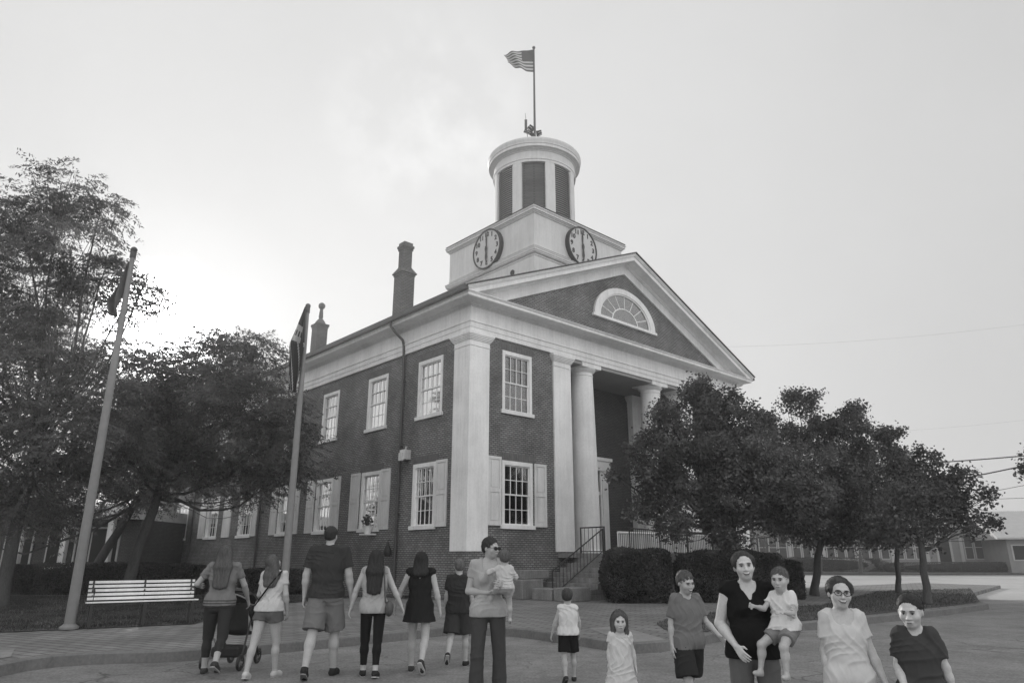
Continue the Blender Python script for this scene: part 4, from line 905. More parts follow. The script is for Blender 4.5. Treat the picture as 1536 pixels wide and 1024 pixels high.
# ------------------------------------------------------------------ people: bodies are signed-distance fields skinned by surface nets (one continuous mesh each)
class Field:
    def __init__(s, lo, hi, h):
        s.h = h; s.lo = np.array(lo, dtype=float); s.n = np.ceil((np.array(hi)-s.lo)/h).astype(int)+1
        s.a = np.full(s.n, .25, dtype=np.float32)
        s.ax = [s.lo[i]+h*np.arange(s.n[i]) for i in range(3)]
    def _win(s, c0, c1, m):
        i0 = np.clip(np.floor((c0-m-s.lo)/s.h).astype(int), 0, s.n); i1 = np.clip(np.ceil((c1+m-s.lo)/s.h).astype(int)+1, 0, s.n)
        sl = tuple(slice(a, b) for a, b in zip(i0, i1)); X, Y, Z = (s.ax[0][sl[0]][:, None, None], s.ax[1][sl[1]][None, :, None], s.ax[2][sl[2]][None, None, :])
        return sl, X, Y, Z
    def _mix(s, sl, d, k, sub):
        a = s.a[sl]; d = d.astype(np.float32)
        if sub:
            h = np.clip(.5-.5*(a+d)/k, 0, 1); s.a[sl] = a*(1-h)+(-d)*h+k*h*(1-h)
        else:
            h = np.clip(.5+.5*(d-a)/k, 0, 1); s.a[sl] = d*(1-h)+a*h-k*h*(1-h)
    def cap(s, a, b, ra, rb, k=.02, fy=1.0, cut=None, sub=False, fx=1.0):
        a = np.array(a, float); b = np.array(b, float); r = max(ra, rb)
        sl, X, Y, Z = s._win(np.minimum(a, b)-r, np.maximum(a, b)+r, k+.02)
        if min(sl[i].stop-sl[i].start for i in range(3)) <= 0: return
        ux, uy, uz = (b[0]-a[0])/fx, (b[1]-a[1])/fy, b[2]-a[2]; L2 = ux*ux+uy*uy+uz*uz+1e-12
        px, py, pz = (X-a[0])/fx, (Y-a[1])/fy, Z-a[2]
        t = np.clip((px*ux+py*uy+pz*uz)/L2, 0, 1)
        d = (np.sqrt((px-t*ux)**2+(py-t*uy)**2+(pz-t*uz)**2)-(ra+(rb-ra)*t))*min(1, (1+fy)/2, (1+fx)/2)
        if cut is not None:
            q, nn = cut; d = np.maximum(d, (X-q[0])*nn[0]+(Y-q[1])*nn[1]+(Z-q[2])*nn[2])
        s._mix(sl, d, k, sub)
    def ell(s, c, r, k=.015, Rm=None, sub=False):
        c = np.array(c, float); r = np.array(r, float); m = r.max()
        sl, X, Y, Z = s._win(c-m, c+m, k+.02)
        if min(sl[i].stop-sl[i].start for i in range(3)) <= 0: return
        x, y, z = X-c[0], Y-c[1], Z-c[2]
        if Rm is not None:
            x, y, z = (Rm[0][0]*x+Rm[1][0]*y+Rm[2][0]*z, Rm[0][1]*x+Rm[1][1]*y+Rm[2][1]*z, Rm[0][2]*x+Rm[1][2]*y+Rm[2][2]*z)
        k0 = np.sqrt((x/r[0])**2+(y/r[1])**2+(z/r[2])**2); k1 = np.sqrt((x/r[0]**2)**2+(y/r[1]**2)**2+(z/r[2]**2)**2)+1e-9
        s._mix(sl, k0*(k0-1)/k1, k, sub)
    def clip(s, q, nn):
        X, Y, Z = s.ax[0][:, None, None], s.ax[1][None, :, None], s.ax[2][None, None, :]
        s.a = np.maximum(s.a, ((X-q[0])*nn[0]+(Y-q[1])*nn[1]+(Z-q[2])*nn[2])).astype(np.float32)
    def wrinkle(s, amp, fr, seed, zs=1.0, ridge=False):
        X, Y, Z = s.ax[0][:, None, None], s.ax[1][None, :, None], s.ax[2][None, None, :]
        r = np.random.default_rng(seed).uniform(0, 6, 6)
        if ridge:
            wp = 1.6*np.sin(Z*fr*.22+r[0]+X*fr*.15)+1.1*np.sin(Y*fr*.3+r[1]+Z*fr*.4)
            f1 = X*fr*.62+Y*fr*.3+Z*fr*.28+wp; f2 = -X*fr*.4+Z*fr*.62+Y*fr*.35+1.4*wp+r[2]; f3 = X*fr*.9-Y*fr*.5-Z*fr*.12-wp+r[3]
            g_ = .5+.5*np.sin(X*fr*.17+Z*fr*.21+r[4])
            w_ = -(1.6*g_*(1-np.abs(np.sin(f1)))**2.2+1.7*(1-g_)*(1-np.abs(np.sin(f2)))**2.2+.8*(1-np.abs(np.sin(f3)))**2)+.8
            s.a = (s.a + amp*w_).astype(np.float32); return
        w_ = np.sin(X*fr+3*np.sin(Z*fr*.23*zs+r[0])+r[1])*np.sin(Y*fr*.9+r[2]+Z*fr*.3*zs)+.8*np.sin(Z*fr*1.15*zs+2.6*np.sin(X*fr*.36+r[3])+2*np.sin(Y*fr*.4+r[5])+r[4])
        s.a = (s.a + amp*w_).astype(np.float32)
    def mesh(s):
        a = s.a; ins = a < 0
        c = np.zeros(np.array(a.shape)-1, dtype=np.int8)
        for dx in (0, 1):
            for dy in (0, 1):
                for dz in (0, 1): c += ins[dx:a.shape[0]-1+dx, dy:a.shape[1]-1+dy, dz:a.shape[2]-1+dz]
        act = (c > 0) & (c < 8); idx = np.full(c.shape, -1, dtype=np.int64); I = np.argwhere(act); idx[act] = np.arange(len(I))
        if len(I) == 0: return np.zeros((0, 3)), np.zeros((0, 4), int)
        acc = np.zeros((len(I), 3)); cnt = np.zeros(len(I))
        cor = [(x, y, z) for x in (0, 1) for y in (0, 1) for z in (0, 1)]
        val = {q: a[I[:, 0]+q[0], I[:, 1]+q[1], I[:, 2]+q[2]] for q in cor}
        for q in cor:
            for ax in range(3):
                if q[ax] == 0:
                    p = list(q); p[ax] = 1; p = tuple(p); va, vb = val[q], val[p]; m = (va < 0) != (vb < 0)
                    t = np.where(m, va/(va-vb+1e-12), 0); v = np.tile(np.array(q, float), (len(I), 1)); v[:, ax] += t
                    acc += v*m[:, None]; cnt += m
        V = s.lo + s.h*(I+acc/cnt[:, None]); Q = []
        for ax in range(3):
            o = [i for i in range(3) if i != ax]
            s0 = [slice(None)]*3; s1 = [slice(None)]*3; s0[ax] = slice(0, a.shape[ax]-1); s1[ax] = slice(1, a.shape[ax])
            e = ins[tuple(s0)] != ins[tuple(s1)]; E_ = np.argwhere(e); E_ = E_[(E_[:, o[0]] > 0) & (E_[:, o[1]] > 0) & (E_[:, o[0]] < c.shape[o[0]]) & (E_[:, o[1]] < c.shape[o[1]])]
            def ix(d0, d1):
                P = E_.copy(); P[:, o[0]] -= d0; P[:, o[1]] -= d1; return idx[P[:, 0], P[:, 1], P[:, 2]]
            q = np.stack([ix(1, 1), ix(0, 1), ix(0, 0), ix(1, 0)], 1); fl = ins[E_[:, 0], E_[:, 1], E_[:, 2]]
            if ax == 1: fl = ~fl
            q[~fl] = q[~fl][:, ::-1]; Q.append(q)
        Q = np.concatenate(Q); Q = Q[(Q >= 0).all(1)]
        # one light smoothing pass
        S = np.zeros_like(V); n_ = np.zeros(len(V))
        for k in range(4):
            np.add.at(S, Q[:, k], V[Q[:, (k+1) % 4]]); np.add.at(n_, Q[:, k], 1); np.add.at(S, Q[:, k], V[Q[:, (k-1) % 4]]); np.add.at(n_, Q[:, k], 1)
        V = V*.6 + .4*S/np.maximum(n_, 1)[:, None]
        return V, Q
skin_c = {}
def skinmat(v):
    if v not in skin_c:
        skin_c[v] = surf('skin', v, .55, .1, 9, .0006, 120, spec=.4)
        b = [n for n in skin_c[v].node_tree.nodes if n.type == 'BSDF_PRINCIPLED'][0]
    return skin_c[v]
cm_c = {}
def clothmat(v, stripe=None, hair=False):
    key = (v, stripe, hair)
    if key in cm_c: return cm_c[key]
    if hair: m = surf('hair', v, .62, .5, 5, .002, 60, spec=.25, stretch=(22, 22, 1.2))
    else: m = surf('cloth', v, .95, .06, 3, .0008, 160, spec=.1)
    if stripe:
        z0, z1, dark = stripe; nt = m.node_tree; N = nt.nodes.new; L = nt.links.new; b = [n for n in nt.nodes if n.type == 'BSDF_PRINCIPLED'][0]
        src = b.inputs['Base Color'].links[0].from_socket; tc = N('ShaderNodeTexCoord'); sp = N('ShaderNodeSeparateXYZ'); L(tc.outputs['Object'], sp.inputs[0])
        mu = N('ShaderNodeMath'); mu.operation = 'MULTIPLY'; mu.inputs[1].default_value = 2*PI/.034; L(sp.outputs[2], mu.inputs[0]); sn = N('ShaderNodeMath'); sn.operation = 'SINE'; L(mu.outputs[0], sn.inputs[0])
        g1 = N('ShaderNodeMath'); g1.operation = 'GREATER_THAN'; g1.inputs[1].default_value = .1; L(sn.outputs[0], g1.inputs[0])
        g2 = N('ShaderNodeMath'); g2.operation = 'LESS_THAN'; g2.inputs[1].default_value = z1; L(sp.outputs[2], g2.inputs[0])
        an_ = N('ShaderNodeMath'); an_.operation = 'MULTIPLY'; L(g1.outputs[0], an_.inputs[0]); L(g2.outputs[0], an_.inputs[1])
        mx = N('ShaderNodeMix'); mx.data_type = 'FLOAT'; L(an_.outputs[0], mx.inputs[0]); L(src, mx.inputs[2]); mx.inputs[3].default_value = dark; L(mx.outputs[0], b.inputs['Base Color'])
    cm_c[key] = m; return m
def V3(*a): return np.array(a, float)
def nrmz(v): v = np.array(v, float); return v/np.linalg.norm(v)
def rotm(yaw, pitch=0, roll=0):
    return np.array(Matrix.Rotation(yaw, 3, 'Z') @ Matrix.Rotation(pitch, 3, 'X') @ Matrix.Rotation(roll, 3, 'Y'))

def person(P):
    """P: dict; local frame faces -Y, person's left hand is at +X"""
    H = P['H']; hh = P.get('hh', .225*H/1.75)*.97; s = (H-hh)/1.492; w = P.get('w', 1.0); q = hh/.225; h = P.get('res', .0075); fem = P.get('fem', 0)
    thl, shl, ak = .425*s, .40*s, .07*s
    legs = {}
    # legs: (forward pitch, outward splay, knee bend, foot pitch) for left(+1), right(-1)
    for sd, key in ((1, 'legL'), (-1, 'legR')):
        p, spl, kb, fp_ = P.get(key, (0, 3, 4, 0)); p, spl, kb, fp_ = R(p), R(spl), R(kb), R(fp_)
        td = V3(sd*math.sin(spl), -math.sin(p)*math.cos(spl), -math.cos(p)*math.cos(spl)); sp_ = p-kb
        sdv = V3(sd*math.sin(spl*.3), -math.sin(sp_), -math.cos(sp_))
        legs[sd] = (td, nrmz(sdv), fp_)
    hx = .085*s*(1+.08*fem)
    low = min((td*thl+sdv*shl)[2]-ak*math.cos(fp_) for td, sdv, fp_ in legs.values())
    pz = P['pz'] if 'pz' in P else -low
    lean = R(P.get('lean', 0)); ld = V3(0, -math.sin(lean), math.cos(lean))
    twist = R(P.get('twist', 0)); tm = rotm(twist)
    C0 = V3(0, 0, pz); tor = .50*s
    def T(x, y, z): return C0 + ld*z*1.05*s + V3(*(tm@np.array([x*s, y*s, 0])))
    shx = P.get('sh', (.15 if fem else .166) if H > 1.5 else .142)*w
    SH = {sd: T(sd*shx, 0, .475) for sd in (1, -1)}
    neck0 = T(0, .01, .49); hy, hp, hr = P.get('head', (0, 0, 0)); HR = rotm(R(hy), R(hp), R(hr))
    hc = neck0 + ld*(.062*s) + V3(0, -.015*s, 0)*1 + HR@(V3(0, -.012, .105)*q)*1.0 - V3(0, 0, .0)
    joints = {}
    ua, fa, pm = .285*s, .245*s, .085*s
    for sd, key in ((1, 'armL'), (-1, 'armR')):
        u, f_ = P.get(key, ((.12, .05, -1), (.05, -.15, -1))); u = nrmz((sd*u[0], u[1], u[2])); f_ = nrmz((sd*f_[0], f_[1], f_[2]))
        el = SH[sd]+u*ua; wr = el+f_*fa; joints[sd] = (SH[sd], el, wr, f_)
    pts = [hc+V3(0, 0, .15*q), hc]+[j for sd in joints for j in joints[sd][:3]]+[joints[sd][2]+joints[sd][3]*.2*s for sd in joints]
    for sd in (1, -1):
        td, sdv, fp_ = legs[sd]; hj = C0+V3(sd*hx, 0, 0); kn = hj+td*thl; an_ = kn+sdv*shl; pts += [kn, an_, an_+V3(0, -.2*s, -.08*s), an_+V3(0, .1*s, -.1*s)]
    pts = np.array(pts); lo = pts.min(0)-.16; hi = pts.max(0)+.16
    if 'zmin' in P: lo[2] = max(lo[2], P['zmin'])
    def torso(Fd, e=0.0, k=.03, loose=0.0, belly=P.get('belly', 0), skirt=None):
        sx = s*w
        def c(x, z, ra, fy, kk=k, y=0, rb=None): Fd.cap(T(-x*w, y, z), T(x*w, y, z), ra*s+e, (rb or ra)*s+e, kk, fy)
        c(.075+.01*fem, .02, .098+loose*.3, .95); c(.055-.015*fem, .17, .1-.012*fem+belly*.02+loose*.6, .88, y=-.01*belly); c(.07-.01*fem, .30, .112-.01*fem+loose*.35, .82)
        c(.085-.01*fem, .385, .098, .8); c(shx/w-.045, .455, .052, 1.0, .035); c(.045, .478, .047, 1.0, .03, y=.02)
        for x_, r_ in ((.0, .105),): Fd.cap(T(0, 0, .1), T(0, 0, .36), r_*s+e+loose*.3*s, r_*s+e, k, .85)
        if belly: Fd.ell(T(0, -.05-.03*belly, .14), (.13*s*w+e, (.09+.05*belly)*s+e, .14*s+e), .05)
        if fem:
            for x in (-.062, .062): Fd.ell(T(x*w, -.075, .33), (.056*s*w+e, .055*s*fem+e, .056*s+e), .03)
        for x in (-.06, .06): Fd.ell(T(x, .06, -.03), (.075*s*w+e, .06*s+e, .08*s+e), .03)
        for sd in (1, -1): Fd.cap(T(sd*.035, .015, .5), SH[sd], .042*s+e, .05*s+e, .03)
    def leg(Fd, e=0.0, upto=1.0, k=.02, flare=0.0, cuffr=None):
        for sd in (1, -1):
            td, sdv, fp_ = legs[sd]; hj = C0+V3(sd*hx, 0, 0); kn = hj+td*thl; an_ = kn+sdv*shl; tw_ = P.get('thigh', 1.0)*(1+.3*(w-1)); cw = P.get('calf', 1.0)
            def cutp(a, b, t): q_ = a+(b-a)*t; return (q_, nrmz(b-a))
            r0, r1 = .084*s*tw_+e, .055*s*tw_**.5+e+flare*.5
            if upto < 1:   # shorts end on the thigh
                t = upto; Fd.cap(hj, hj+(kn-hj)*(t+.12), r0+flare*.3, (r0+(r1-r0)*t)+flare, k, 1, cutp(hj, kn, t)); continue
            Fd.cap(hj, kn, r0, r1, k)
            if upto <= 1: continue
            t = upto-1; bk = V3(0, .02*s, 0)
            if cuffr: Fd.cap(kn, an_, r1, cuffr, k, 1, cutp(kn, an_, min(t, 1.12)) if t < 1.12 else None); continue
            Fd.cap(kn, kn+(an_-kn)*.35+bk, .05*s*cw+e, .054*s*cw+e, k, 1, cutp(kn, an_, t)); Fd.cap(kn+(an_-kn)*.3+bk, an_, .052*s*cw+e, .034*s+e, k, 1, cutp(kn, an_, t))
    def foot(Fd, sd, e=0.0, sole=False):
        td, sdv, fp_ = legs[sd]; an_ = C0+V3(sd*hx, 0, 0)+td*thl+sdv*shl
        f = V3(sd*.14, -math.cos(fp_), -math.sin(fp_)); dn = V3(0, math.sin(fp_), -math.cos(fp_)); f = nrmz(f)
        heel = an_+dn*.035*s-f*.035*s; toe = an_+dn*.045*s+f*.14*s; ball = an_+dn*.042*s+f*.1*s
        Fd.cap(heel, ball, .033*s+e, .034*s+e, .02, 1, fx=1.0); Fd.cap(ball, toe, .036*s+e, .024*s+e, .015); Fd.cap(an_, an_+dn*.03*s+f*.05*s, .034*s+e, .03*s+e, .02)
        if sole: Fd.clip
        return an_, f, dn
    # ---- body
    B = Field(lo, hi, h); torso(B); leg(B, 0, 3)
    for sd in (1, -1):
        foot(B, sd)
        a, el, wr, f_ = joints[sd]; aw = P.get('armw', 1.0)
        B.cap(a, el, .05*s*aw, .037*s*aw, .02); B.cap(el, el+(wr-el)*.35, .038*s*aw, .039*s*aw, .015); B.cap(el+(wr-el)*.3, wr, .038*s*aw, .024*s, .015)
        # hand: palm, four bent fingers of different length, thumb from the side of the palm
        nn = P.get('palmL' if sd > 0 else 'palmR', (-1, 0, 0)); nn = V3(sd*nn[0], nn[1], nn[2]); nn = nn-f_*np.dot(nn, f_); nn = nrmz(nn); wd = nrmz(np.cross(f_, nn)); 
        if np.dot(wd, V3(0, -1, 0)) < 0: wd = -wd
        hs = s*P.get('hand', 1.0); curl = R(P.get('curl', 22)); pc = wr+f_*.045*hs
        for t in (-.026, -.009, .009, .026): B.cap(wr+f_*.01*hs+wd*t*.6*hs, wr+f_*.085*hs+wd*t*hs, .015*hs, .0125*hs, .008)
        fr = max(.0085*hs, h*.95)
        for t, ln, cl in ((.029, .066, .8), (.0095, .076, 1.0), (-.010, .07, 1.15), (-.029, .055, 1.35)):
            p0 = wr+f_*.085*hs+wd*t*hs; an = curl*cl; d1 = nrmz(f_*math.cos(an)+nn*math.sin(an)+wd*t*4); p1 = p0+d1*ln*.5*hs; d2 = nrmz(f_*math.cos(an*2.2)+nn*math.sin(an*2.2)+wd*t*3)
            B.cap(p0, p1, fr*1.05, fr*.95, .004); B.cap(p1, p1+d2*ln*.5*hs, fr*.95, fr*.8, .004)
        th0 = wr+f_*.03*hs+wd*.028*hs; th1 = th0+nrmz(f_*.8+wd*.75+nn*.25)*.035*hs; B.cap(th0-wd*.01*hs, th1, .014*hs, fr*1.1, .008); B.cap(th1, th1+nrmz(f_*.95+wd*.15+nn*.35)*.03*hs, fr*1.1, fr*.85, .004)
    B.cap(neck0-ld*.05*s, hc+HR@(V3(0, .015, -.04)*q), .052*s*(1-.08*fem), .05*q*(1-.08*fem), .025)
    def hp_(x, y, z): return hc+HR@(V3(x, y, z)*q)
    def he(x, y, z, a, b, c_, k=.012, sub=False, Fd=None): (Fd or B).ell(hp_(x*1.06, y, z), (a*q*1.07, b*q, c_*q), k, HR, sub)
    he(0, .016, .03, .075, .093, .086, .02); he(0, -.018, -.03, .059, .07, .08, .03); he(0, -.05, -.083, .03, .032, .026, .025)
    for x in (-1, 1): he(x*.036, -.058, -.028, .025, .024, .026, .02); he(x*.073, .014, -.012, .009, .016, .027, .006)
    B.cap(hp_(-.034, -.078, .022), hp_(.034, -.078, .022), .011*q, .011*q, .012)
    for x in (-1, 1): he(x*.031, -.094, .004, .015, .014, .010, .010, True)
    B.cap(hp_(0, -.084, .008), hp_(0, -.106, -.03), .007*q, .0115*q, .008)
    for x in (-1, 1): he(x*.012, -.095, -.033, .009, .01, .007, .006)
    he(0, -.088, -.058, .026, .012, .009, .008); he(0, -.084, -.069, .02, .012, .008, .008)
    V, Q = B.mesh()
    body = mesh_obj('person', V, Q, skinmat(P.get('skin', .42)), None, True)
    body.location = (P['x'], P['y'], P.get('z', 0)); body.rotation_euler = (0, 0, R(P.get('yaw', 0)))
    tag(body, P['label'], 'person')
    def part(name, Fd, mat):
        V, Q = Fd.mesh()
        if len(V) == 0: return None
        return mesh_obj(name, V, Q, mat, body, True)
    # ---- face details
    if P.get('face', 1):
        mb = MB()
        for x in (-1, 1): c_ = hp_(x*.0305, -.078, .004); mb.sphere(tuple(c_), (.0115*q, .0125*q, (.0042 if P.get('smile') else .0058)*q), 10, 8)
        e_ = mb.build('eyes', M['eye'], body, True); mb = MB()
        for x in (-1, 1): mb.sphere(tuple(hp_(x*.0305, -.0885, .003)), (.0062*q, .0058*q, (.0042 if P.get('smile') else .0058)*q), 8, 6)
        mb.build('irises', M['black'], e_, True); mb = MB()
        for x in (-1, 1):
            mb.tube([tuple(hp_(x*.014, -.0915, .0215)), tuple(hp_(x*.032, -.091, .0245)), tuple(hp_(x*.05, -.078, .0185))], [.003*q, .0035*q, .0018*q], 6)
            mb.tube([tuple(hp_(x*.017, -.09, .011)), tuple(hp_(x*.031, -.0925, .0145)), tuple(hp_(x*.045, -.083, .009))], [.0018*q, .0026*q, .0018*q], 6)
        mb.build('eyebrows', clothmat(min(.06, P.get('hairc', .05)), None, True), body)
        sm = P.get('smile', 0); mb = MB(); up_ = .007 if sm else 0
        mb.tube([tuple(hp_(-.027-.004*sm, -.082, -.056+up_)), tuple(hp_(-.012, -.096, -.062)), tuple(hp_(.012, -.096, -.062)), tuple(hp_(.027+.004*sm, -.082, -.056+up_))], [.002*q, .0075*q if sm else .004*q, .0075*q if sm else .004*q, .002*q], 6)
        lp = mb.build('lips', M['lip'], body, True)
        if sm: mb = MB(); mb.tube([tuple(hp_(-.022, -.0895, -.0515)), tuple(hp_(-.01, -.1005, -.0565)), tuple(hp_(.01, -.1005, -.0565)), tuple(hp_(.022, -.0895, -.0515))], [.0012*q, .0032*q, .0032*q, .0012*q], 6); mb.build('teeth', M['teeth'], lp, True)
    if P.get('glasses'):
        mb = MB()
        for x in (-1, 1):
            pts_ = [tuple(hp_(x*.033+.026*math.cos(t_), -.1+.02*abs(x*.033+.026*math.cos(t_))**1*10*.03, .003+.018*math.sin(t_))) for t_ in np.linspace(0, 2*PI, 17)]
            mb.tube(pts_, .0028*q, 6, False)
            if P['glasses'] == 'sun': mb.sphere(tuple(hp_(x*.033, -.1, .003)), (.024*q, .004*q, .017*q), 12, 8)
            mb.tube([tuple(hp_(x*.06, -.094, .006)), tuple(hp_(x*.076, -.05, .008)), tuple(hp_(x*.08, .01, .004))], .002*q, 6)
        mb.tube([tuple(hp_(-.008, -.1, .006)), tuple(hp_(.008, -.1, .006))], .0025*q, 6)
        mb.build('sunglasses' if P['glasses'] == 'sun' else 'glasses', M['black'], body, True)
    # ---- hair
    hs_ = P.get('hair', 'short'); Hf = Field(hc-V3(.22, .26, .62 if 'long' in hs_ or hs_ == 'pony' else .3)*max(q, s), hc+V3(.22, .3, .2)*max(q, s), h)
    vol = P.get('hairvol', 1.0)
    he(0, .022, .038, .081*vol, .098*vol, .088*vol, .01, Fd=Hf)
    if hs_ in ('long', 'longbob'):
        ln = P.get('hairlen', .38)
        bk = T(0, .085, .475)-hc; 
        he(0, .05, -.03, .086, .07, .1, .03, Fd=Hf)
        for x in (-.062, -.03, .0, .03, .062): Hf.cap(hp_(x, .045, .0), T(x*1.25, .085, .46), .042*q, .046*s, .03); Hf.cap(T(x*1.25, .085, .47), T(x*1.2, .118, .49-ln+.03*abs(x)*10), .046*s, .024*s, .025, .7)
        for x in (-1, 1): Hf.cap(hp_(x*.068, .0, .04), hp_(x*.074, .02, -.09), .026*q, .026*q, .02)
        if P.get('fronthair'):
            for x in (-1, 1): Hf.cap(hp_(x*.062, -.03, .055), hp_(x*.08, -.01, -.12), .02*q, .022*q, .02); Hf.cap(hp_(x*.08, -.01, -.12), T(x*.1, -.06, .38), .022*q, .014*q, .02)
    if hs_ == 'pony':
        Hf.ell(hp_(0, .11, .0), (.035*q, .035*q, .04*q), .02); Hf.cap(hp_(.03, .1, -.02), hp_(.06, .08, -.13), .025*q, .014*q, .02)
    if hs_ == 'pony':
        for x in (-1, 1): he(x*.062, .01, .03, .03, .06, .055, .015, Fd=Hf)
    if hs_ in ('short', 'crop', 'pony'):
        he(0, .05, -.005, .074*vol, .062*vol, .062, .015, Fd=Hf)
    # carve the face and the nape out of the hair
    fz = P.get('hairline', .074)
    he(0, -.088, fz-.085, .071, .074, .085, .012, True, Hf)
    if hs_ in ('short', 'crop', 'pony'):
        he(0, -.04, -.1, .12, .1, .085, .01, True, Hf)
        for x in (-1, 1): he(x*.085, .0, -.02, .02, .032, .035, .006, True, Hf)
    Hf.wrinkle(.0012 if hs_ in ('crop', 'pony') else .0026, 150 if hs_ != 'crop' else 200, 5, .2 if 'long' in hs_ else .6)
    hv, hq = Hf.mesh()
    if len(hv):
        # strands combed over the hair mass: thin tapering slivers following the fall of the hair
        rg_ = np.random.default_rng(int(H*997)); ns_ = 2200 if 'long' in hs_ else 1100; pk = rg_.integers(0, len(hq), ns_); pc_ = hv[hq[pk]].mean(1)
        nn_ = np.cross(hv[hq[pk, 2]]-hv[hq[pk, 0]], hv[hq[pk, 3]]-hv[hq[pk, 1]]); nn_ /= np.linalg.norm(nn_, axis=1, keepdims=True)+1e-9
        out_ = pc_-np.array(hc); nn_ *= np.sign((nn_*out_).sum(1, keepdims=True)+1e-9)
        fl_ = np.tile(HR@V3(0, .55, -1), (ns_, 1)) + rg_.normal(scale=.22, size=(ns_, 3)); 
        if hs_ == 'crop': fl_ = out_*3+np.array([0, -.2, .3])+rg_.normal(scale=.4, size=(ns_, 3))
        fl_ -= nn_*(fl_*nn_).sum(1, keepdims=True)*(.9 if hs_ != 'crop' else .5); fl_ /= np.linalg.norm(fl_, axis=1, keepdims=True)+1e-9
        ln_ = (.045 if 'long' in hs_ else .024 if hs_ != 'crop' else .012)*q*rg_.uniform(.6, 1.4, (ns_, 1)); sd_v = np.cross(fl_, nn_)
        c_ = pc_+nn_*.002; A_ = fl_*ln_*.5; B_ = sd_v*.0022; Vs = np.empty((ns_, 4, 3)); Vs[:, 0] = c_-A_; Vs[:, 1] = c_-B_+nn_*.0025; Vs[:, 2] = c_+A_+nn_*.0015; Vs[:, 3] = c_+B_+nn_*.0025
        V_ = np.concatenate([hv, Vs.reshape(-1, 3)]); Q_ = np.concatenate([hq, np.arange(ns_*4).reshape(ns_, 4)+len(hv)]); mesh_obj('hair', V_, Q_, clothmat(P.get('hairc', .05), None, True), body, True)
    # ---- clothes
    top = P.get('top')
    if top:
        sl = top.get('sleeve', .55); e = top.get('e', .008); hem = top.get('hem', -.04)
        S = Field(lo, hi, h); torso(S, e, .035, top.get('loose', .02))
        for sd in (1, -1):
            a, el, wr, f_ = joints[sd]
            if sl > 0:
                aw = P.get('armw', 1.0); ee = e+top.get('sloose', .006)*s*.6; t = sl
                S.cap(a, el, .048*s*aw+ee, .044*s*aw+ee*1.3, .02, 1, (a+(el-a)*t, nrmz(el-a)))
                if sl > 1: S.cap(el, wr, .04*s+ee, .03*s+ee, .02, 1, (el+(wr-el)*(sl-1), nrmz(wr-el)))
            else: S.cap(T(sd*.05, .01, .485), a, .048*s+e, .056*s*max(1, P.get('armw', 1))+e, .02)
            if sl <= 0 and top.get('neck') == 'tank':
                S.cap(a+V3(sd*.06*s, 0, .03*s), a+V3(sd*.06*s, 0, -.09*s), .05*s, .045*s, .012, sub=True)
        be = (bot0.get('e', .012)+.01) if (bot0 := P.get('bottom')) else 0
        if be and not top.get('skirt'):
            for sd in (1, -1):
                td = legs[sd][0]; hj = C0+V3(sd*hx, 0, 0); S.cap(hj+V3(0, 0, .06*s), hj+V3(0, 0, -.02*s)+td*.1*s, .086*s*P.get('thigh', 1.0)*(1+.3*(w-1))+be, .084*s*P.get('thigh', 1.0)+be+bot0.get('flare', .01)*.2, .03)
            S.cap(T(-.08, 0, .02), T(.08, 0, .02), .1*s+be, .1*s+be, .03, .95)
            for x in (-.06, .06): S.ell(T(x, .06, -.03), (.075*s*w+be, .06*s+be*.9, .08*s+be), .03)
        if top.get('skirt'):
            zt, zb_, rt_, rb_ = top['skirt']; S.cap(T(0, 0, zt), V3(0, 0.02*s, pz+zb_*s), rt_*s*w, rb_*s*w, .04, .85, (V3(0, 0, pz+hem*s), V3(0, 0, -1)))
        nk = top.get('neck', 'crew')
        if nk == 'crew': S.cap(neck0+V3(0, -.03*s, .03*s), neck0+V3(0, -.01, .12*s), .062*s, .07*s, .008, sub=True)
        if nk == 'scoop': S.cap(neck0+V3(0, -.05*s, -.01*s), neck0+V3(0, -.03*s, .12*s), .078*s, .09*s, .008, sub=True)
        if nk == 'v':
            S.cap(neck0+V3(0, -.1*s, -.08*s), neck0+V3(0, -.08*s, .02*s), .012*s, .07*s, .008, sub=True); S.cap(neck0+V3(0, -.03*s, .01*s), neck0+V3(0, 0, .12*s), .068*s, .08*s, .008, sub=True)
        if nk == 'vback':
            S.cap(neck0+V3(0, .1*s, -.13*s), neck0+V3(0, .1*s, .02*s), .012*s, .07*s, .008, sub=True); S.cap(neck0+V3(0, .0*s, .0), neck0+V3(0, 0, .12*s), .072*s, .08*s, .008, sub=True)
        if nk == 'tank':
            for sgn in (1, -1): S.cap(neck0+V3(0, sgn*.07*s, -.05*s), neck0+V3(0, sgn*.05*s, .08*s), .055*s, .075*s, .008, sub=True)
        S.wrinkle(top.get('wr', .0045)*1.25, 46/s**.5, int(H*1000) % 97, 1.0, True)
        S.clip(V3(0, 0, pz+hem*s+.0), V3(0, 0, -1))
        part(top.get('name', 'shirt'), S, clothmat(top['c'], (0, pz+top['stripe']*s, .06) if 'stripe' in top else None))
    bot = P.get('bottom')
    if bot:
        up = bot.get('upto', .8); e = bot.get('e', .012); wz = bot.get('waist', .08)
        S = Field(lo, hi, h); torso(S, .007, .03, 0, 0); S.clip(T(0, 0, wz), V3(0, 0, 1)); leg(S, e, up, .02, bot.get('flare', .01)*s, bot.get('cuff'))
        S.wrinkle(bot.get('wr', .003), 40/s**.5, int(H*771) % 89, .8, True)
        part(bot.get('name', 'shorts'), S, clothmat(bot['c']))
    sh = P.get('shoe')
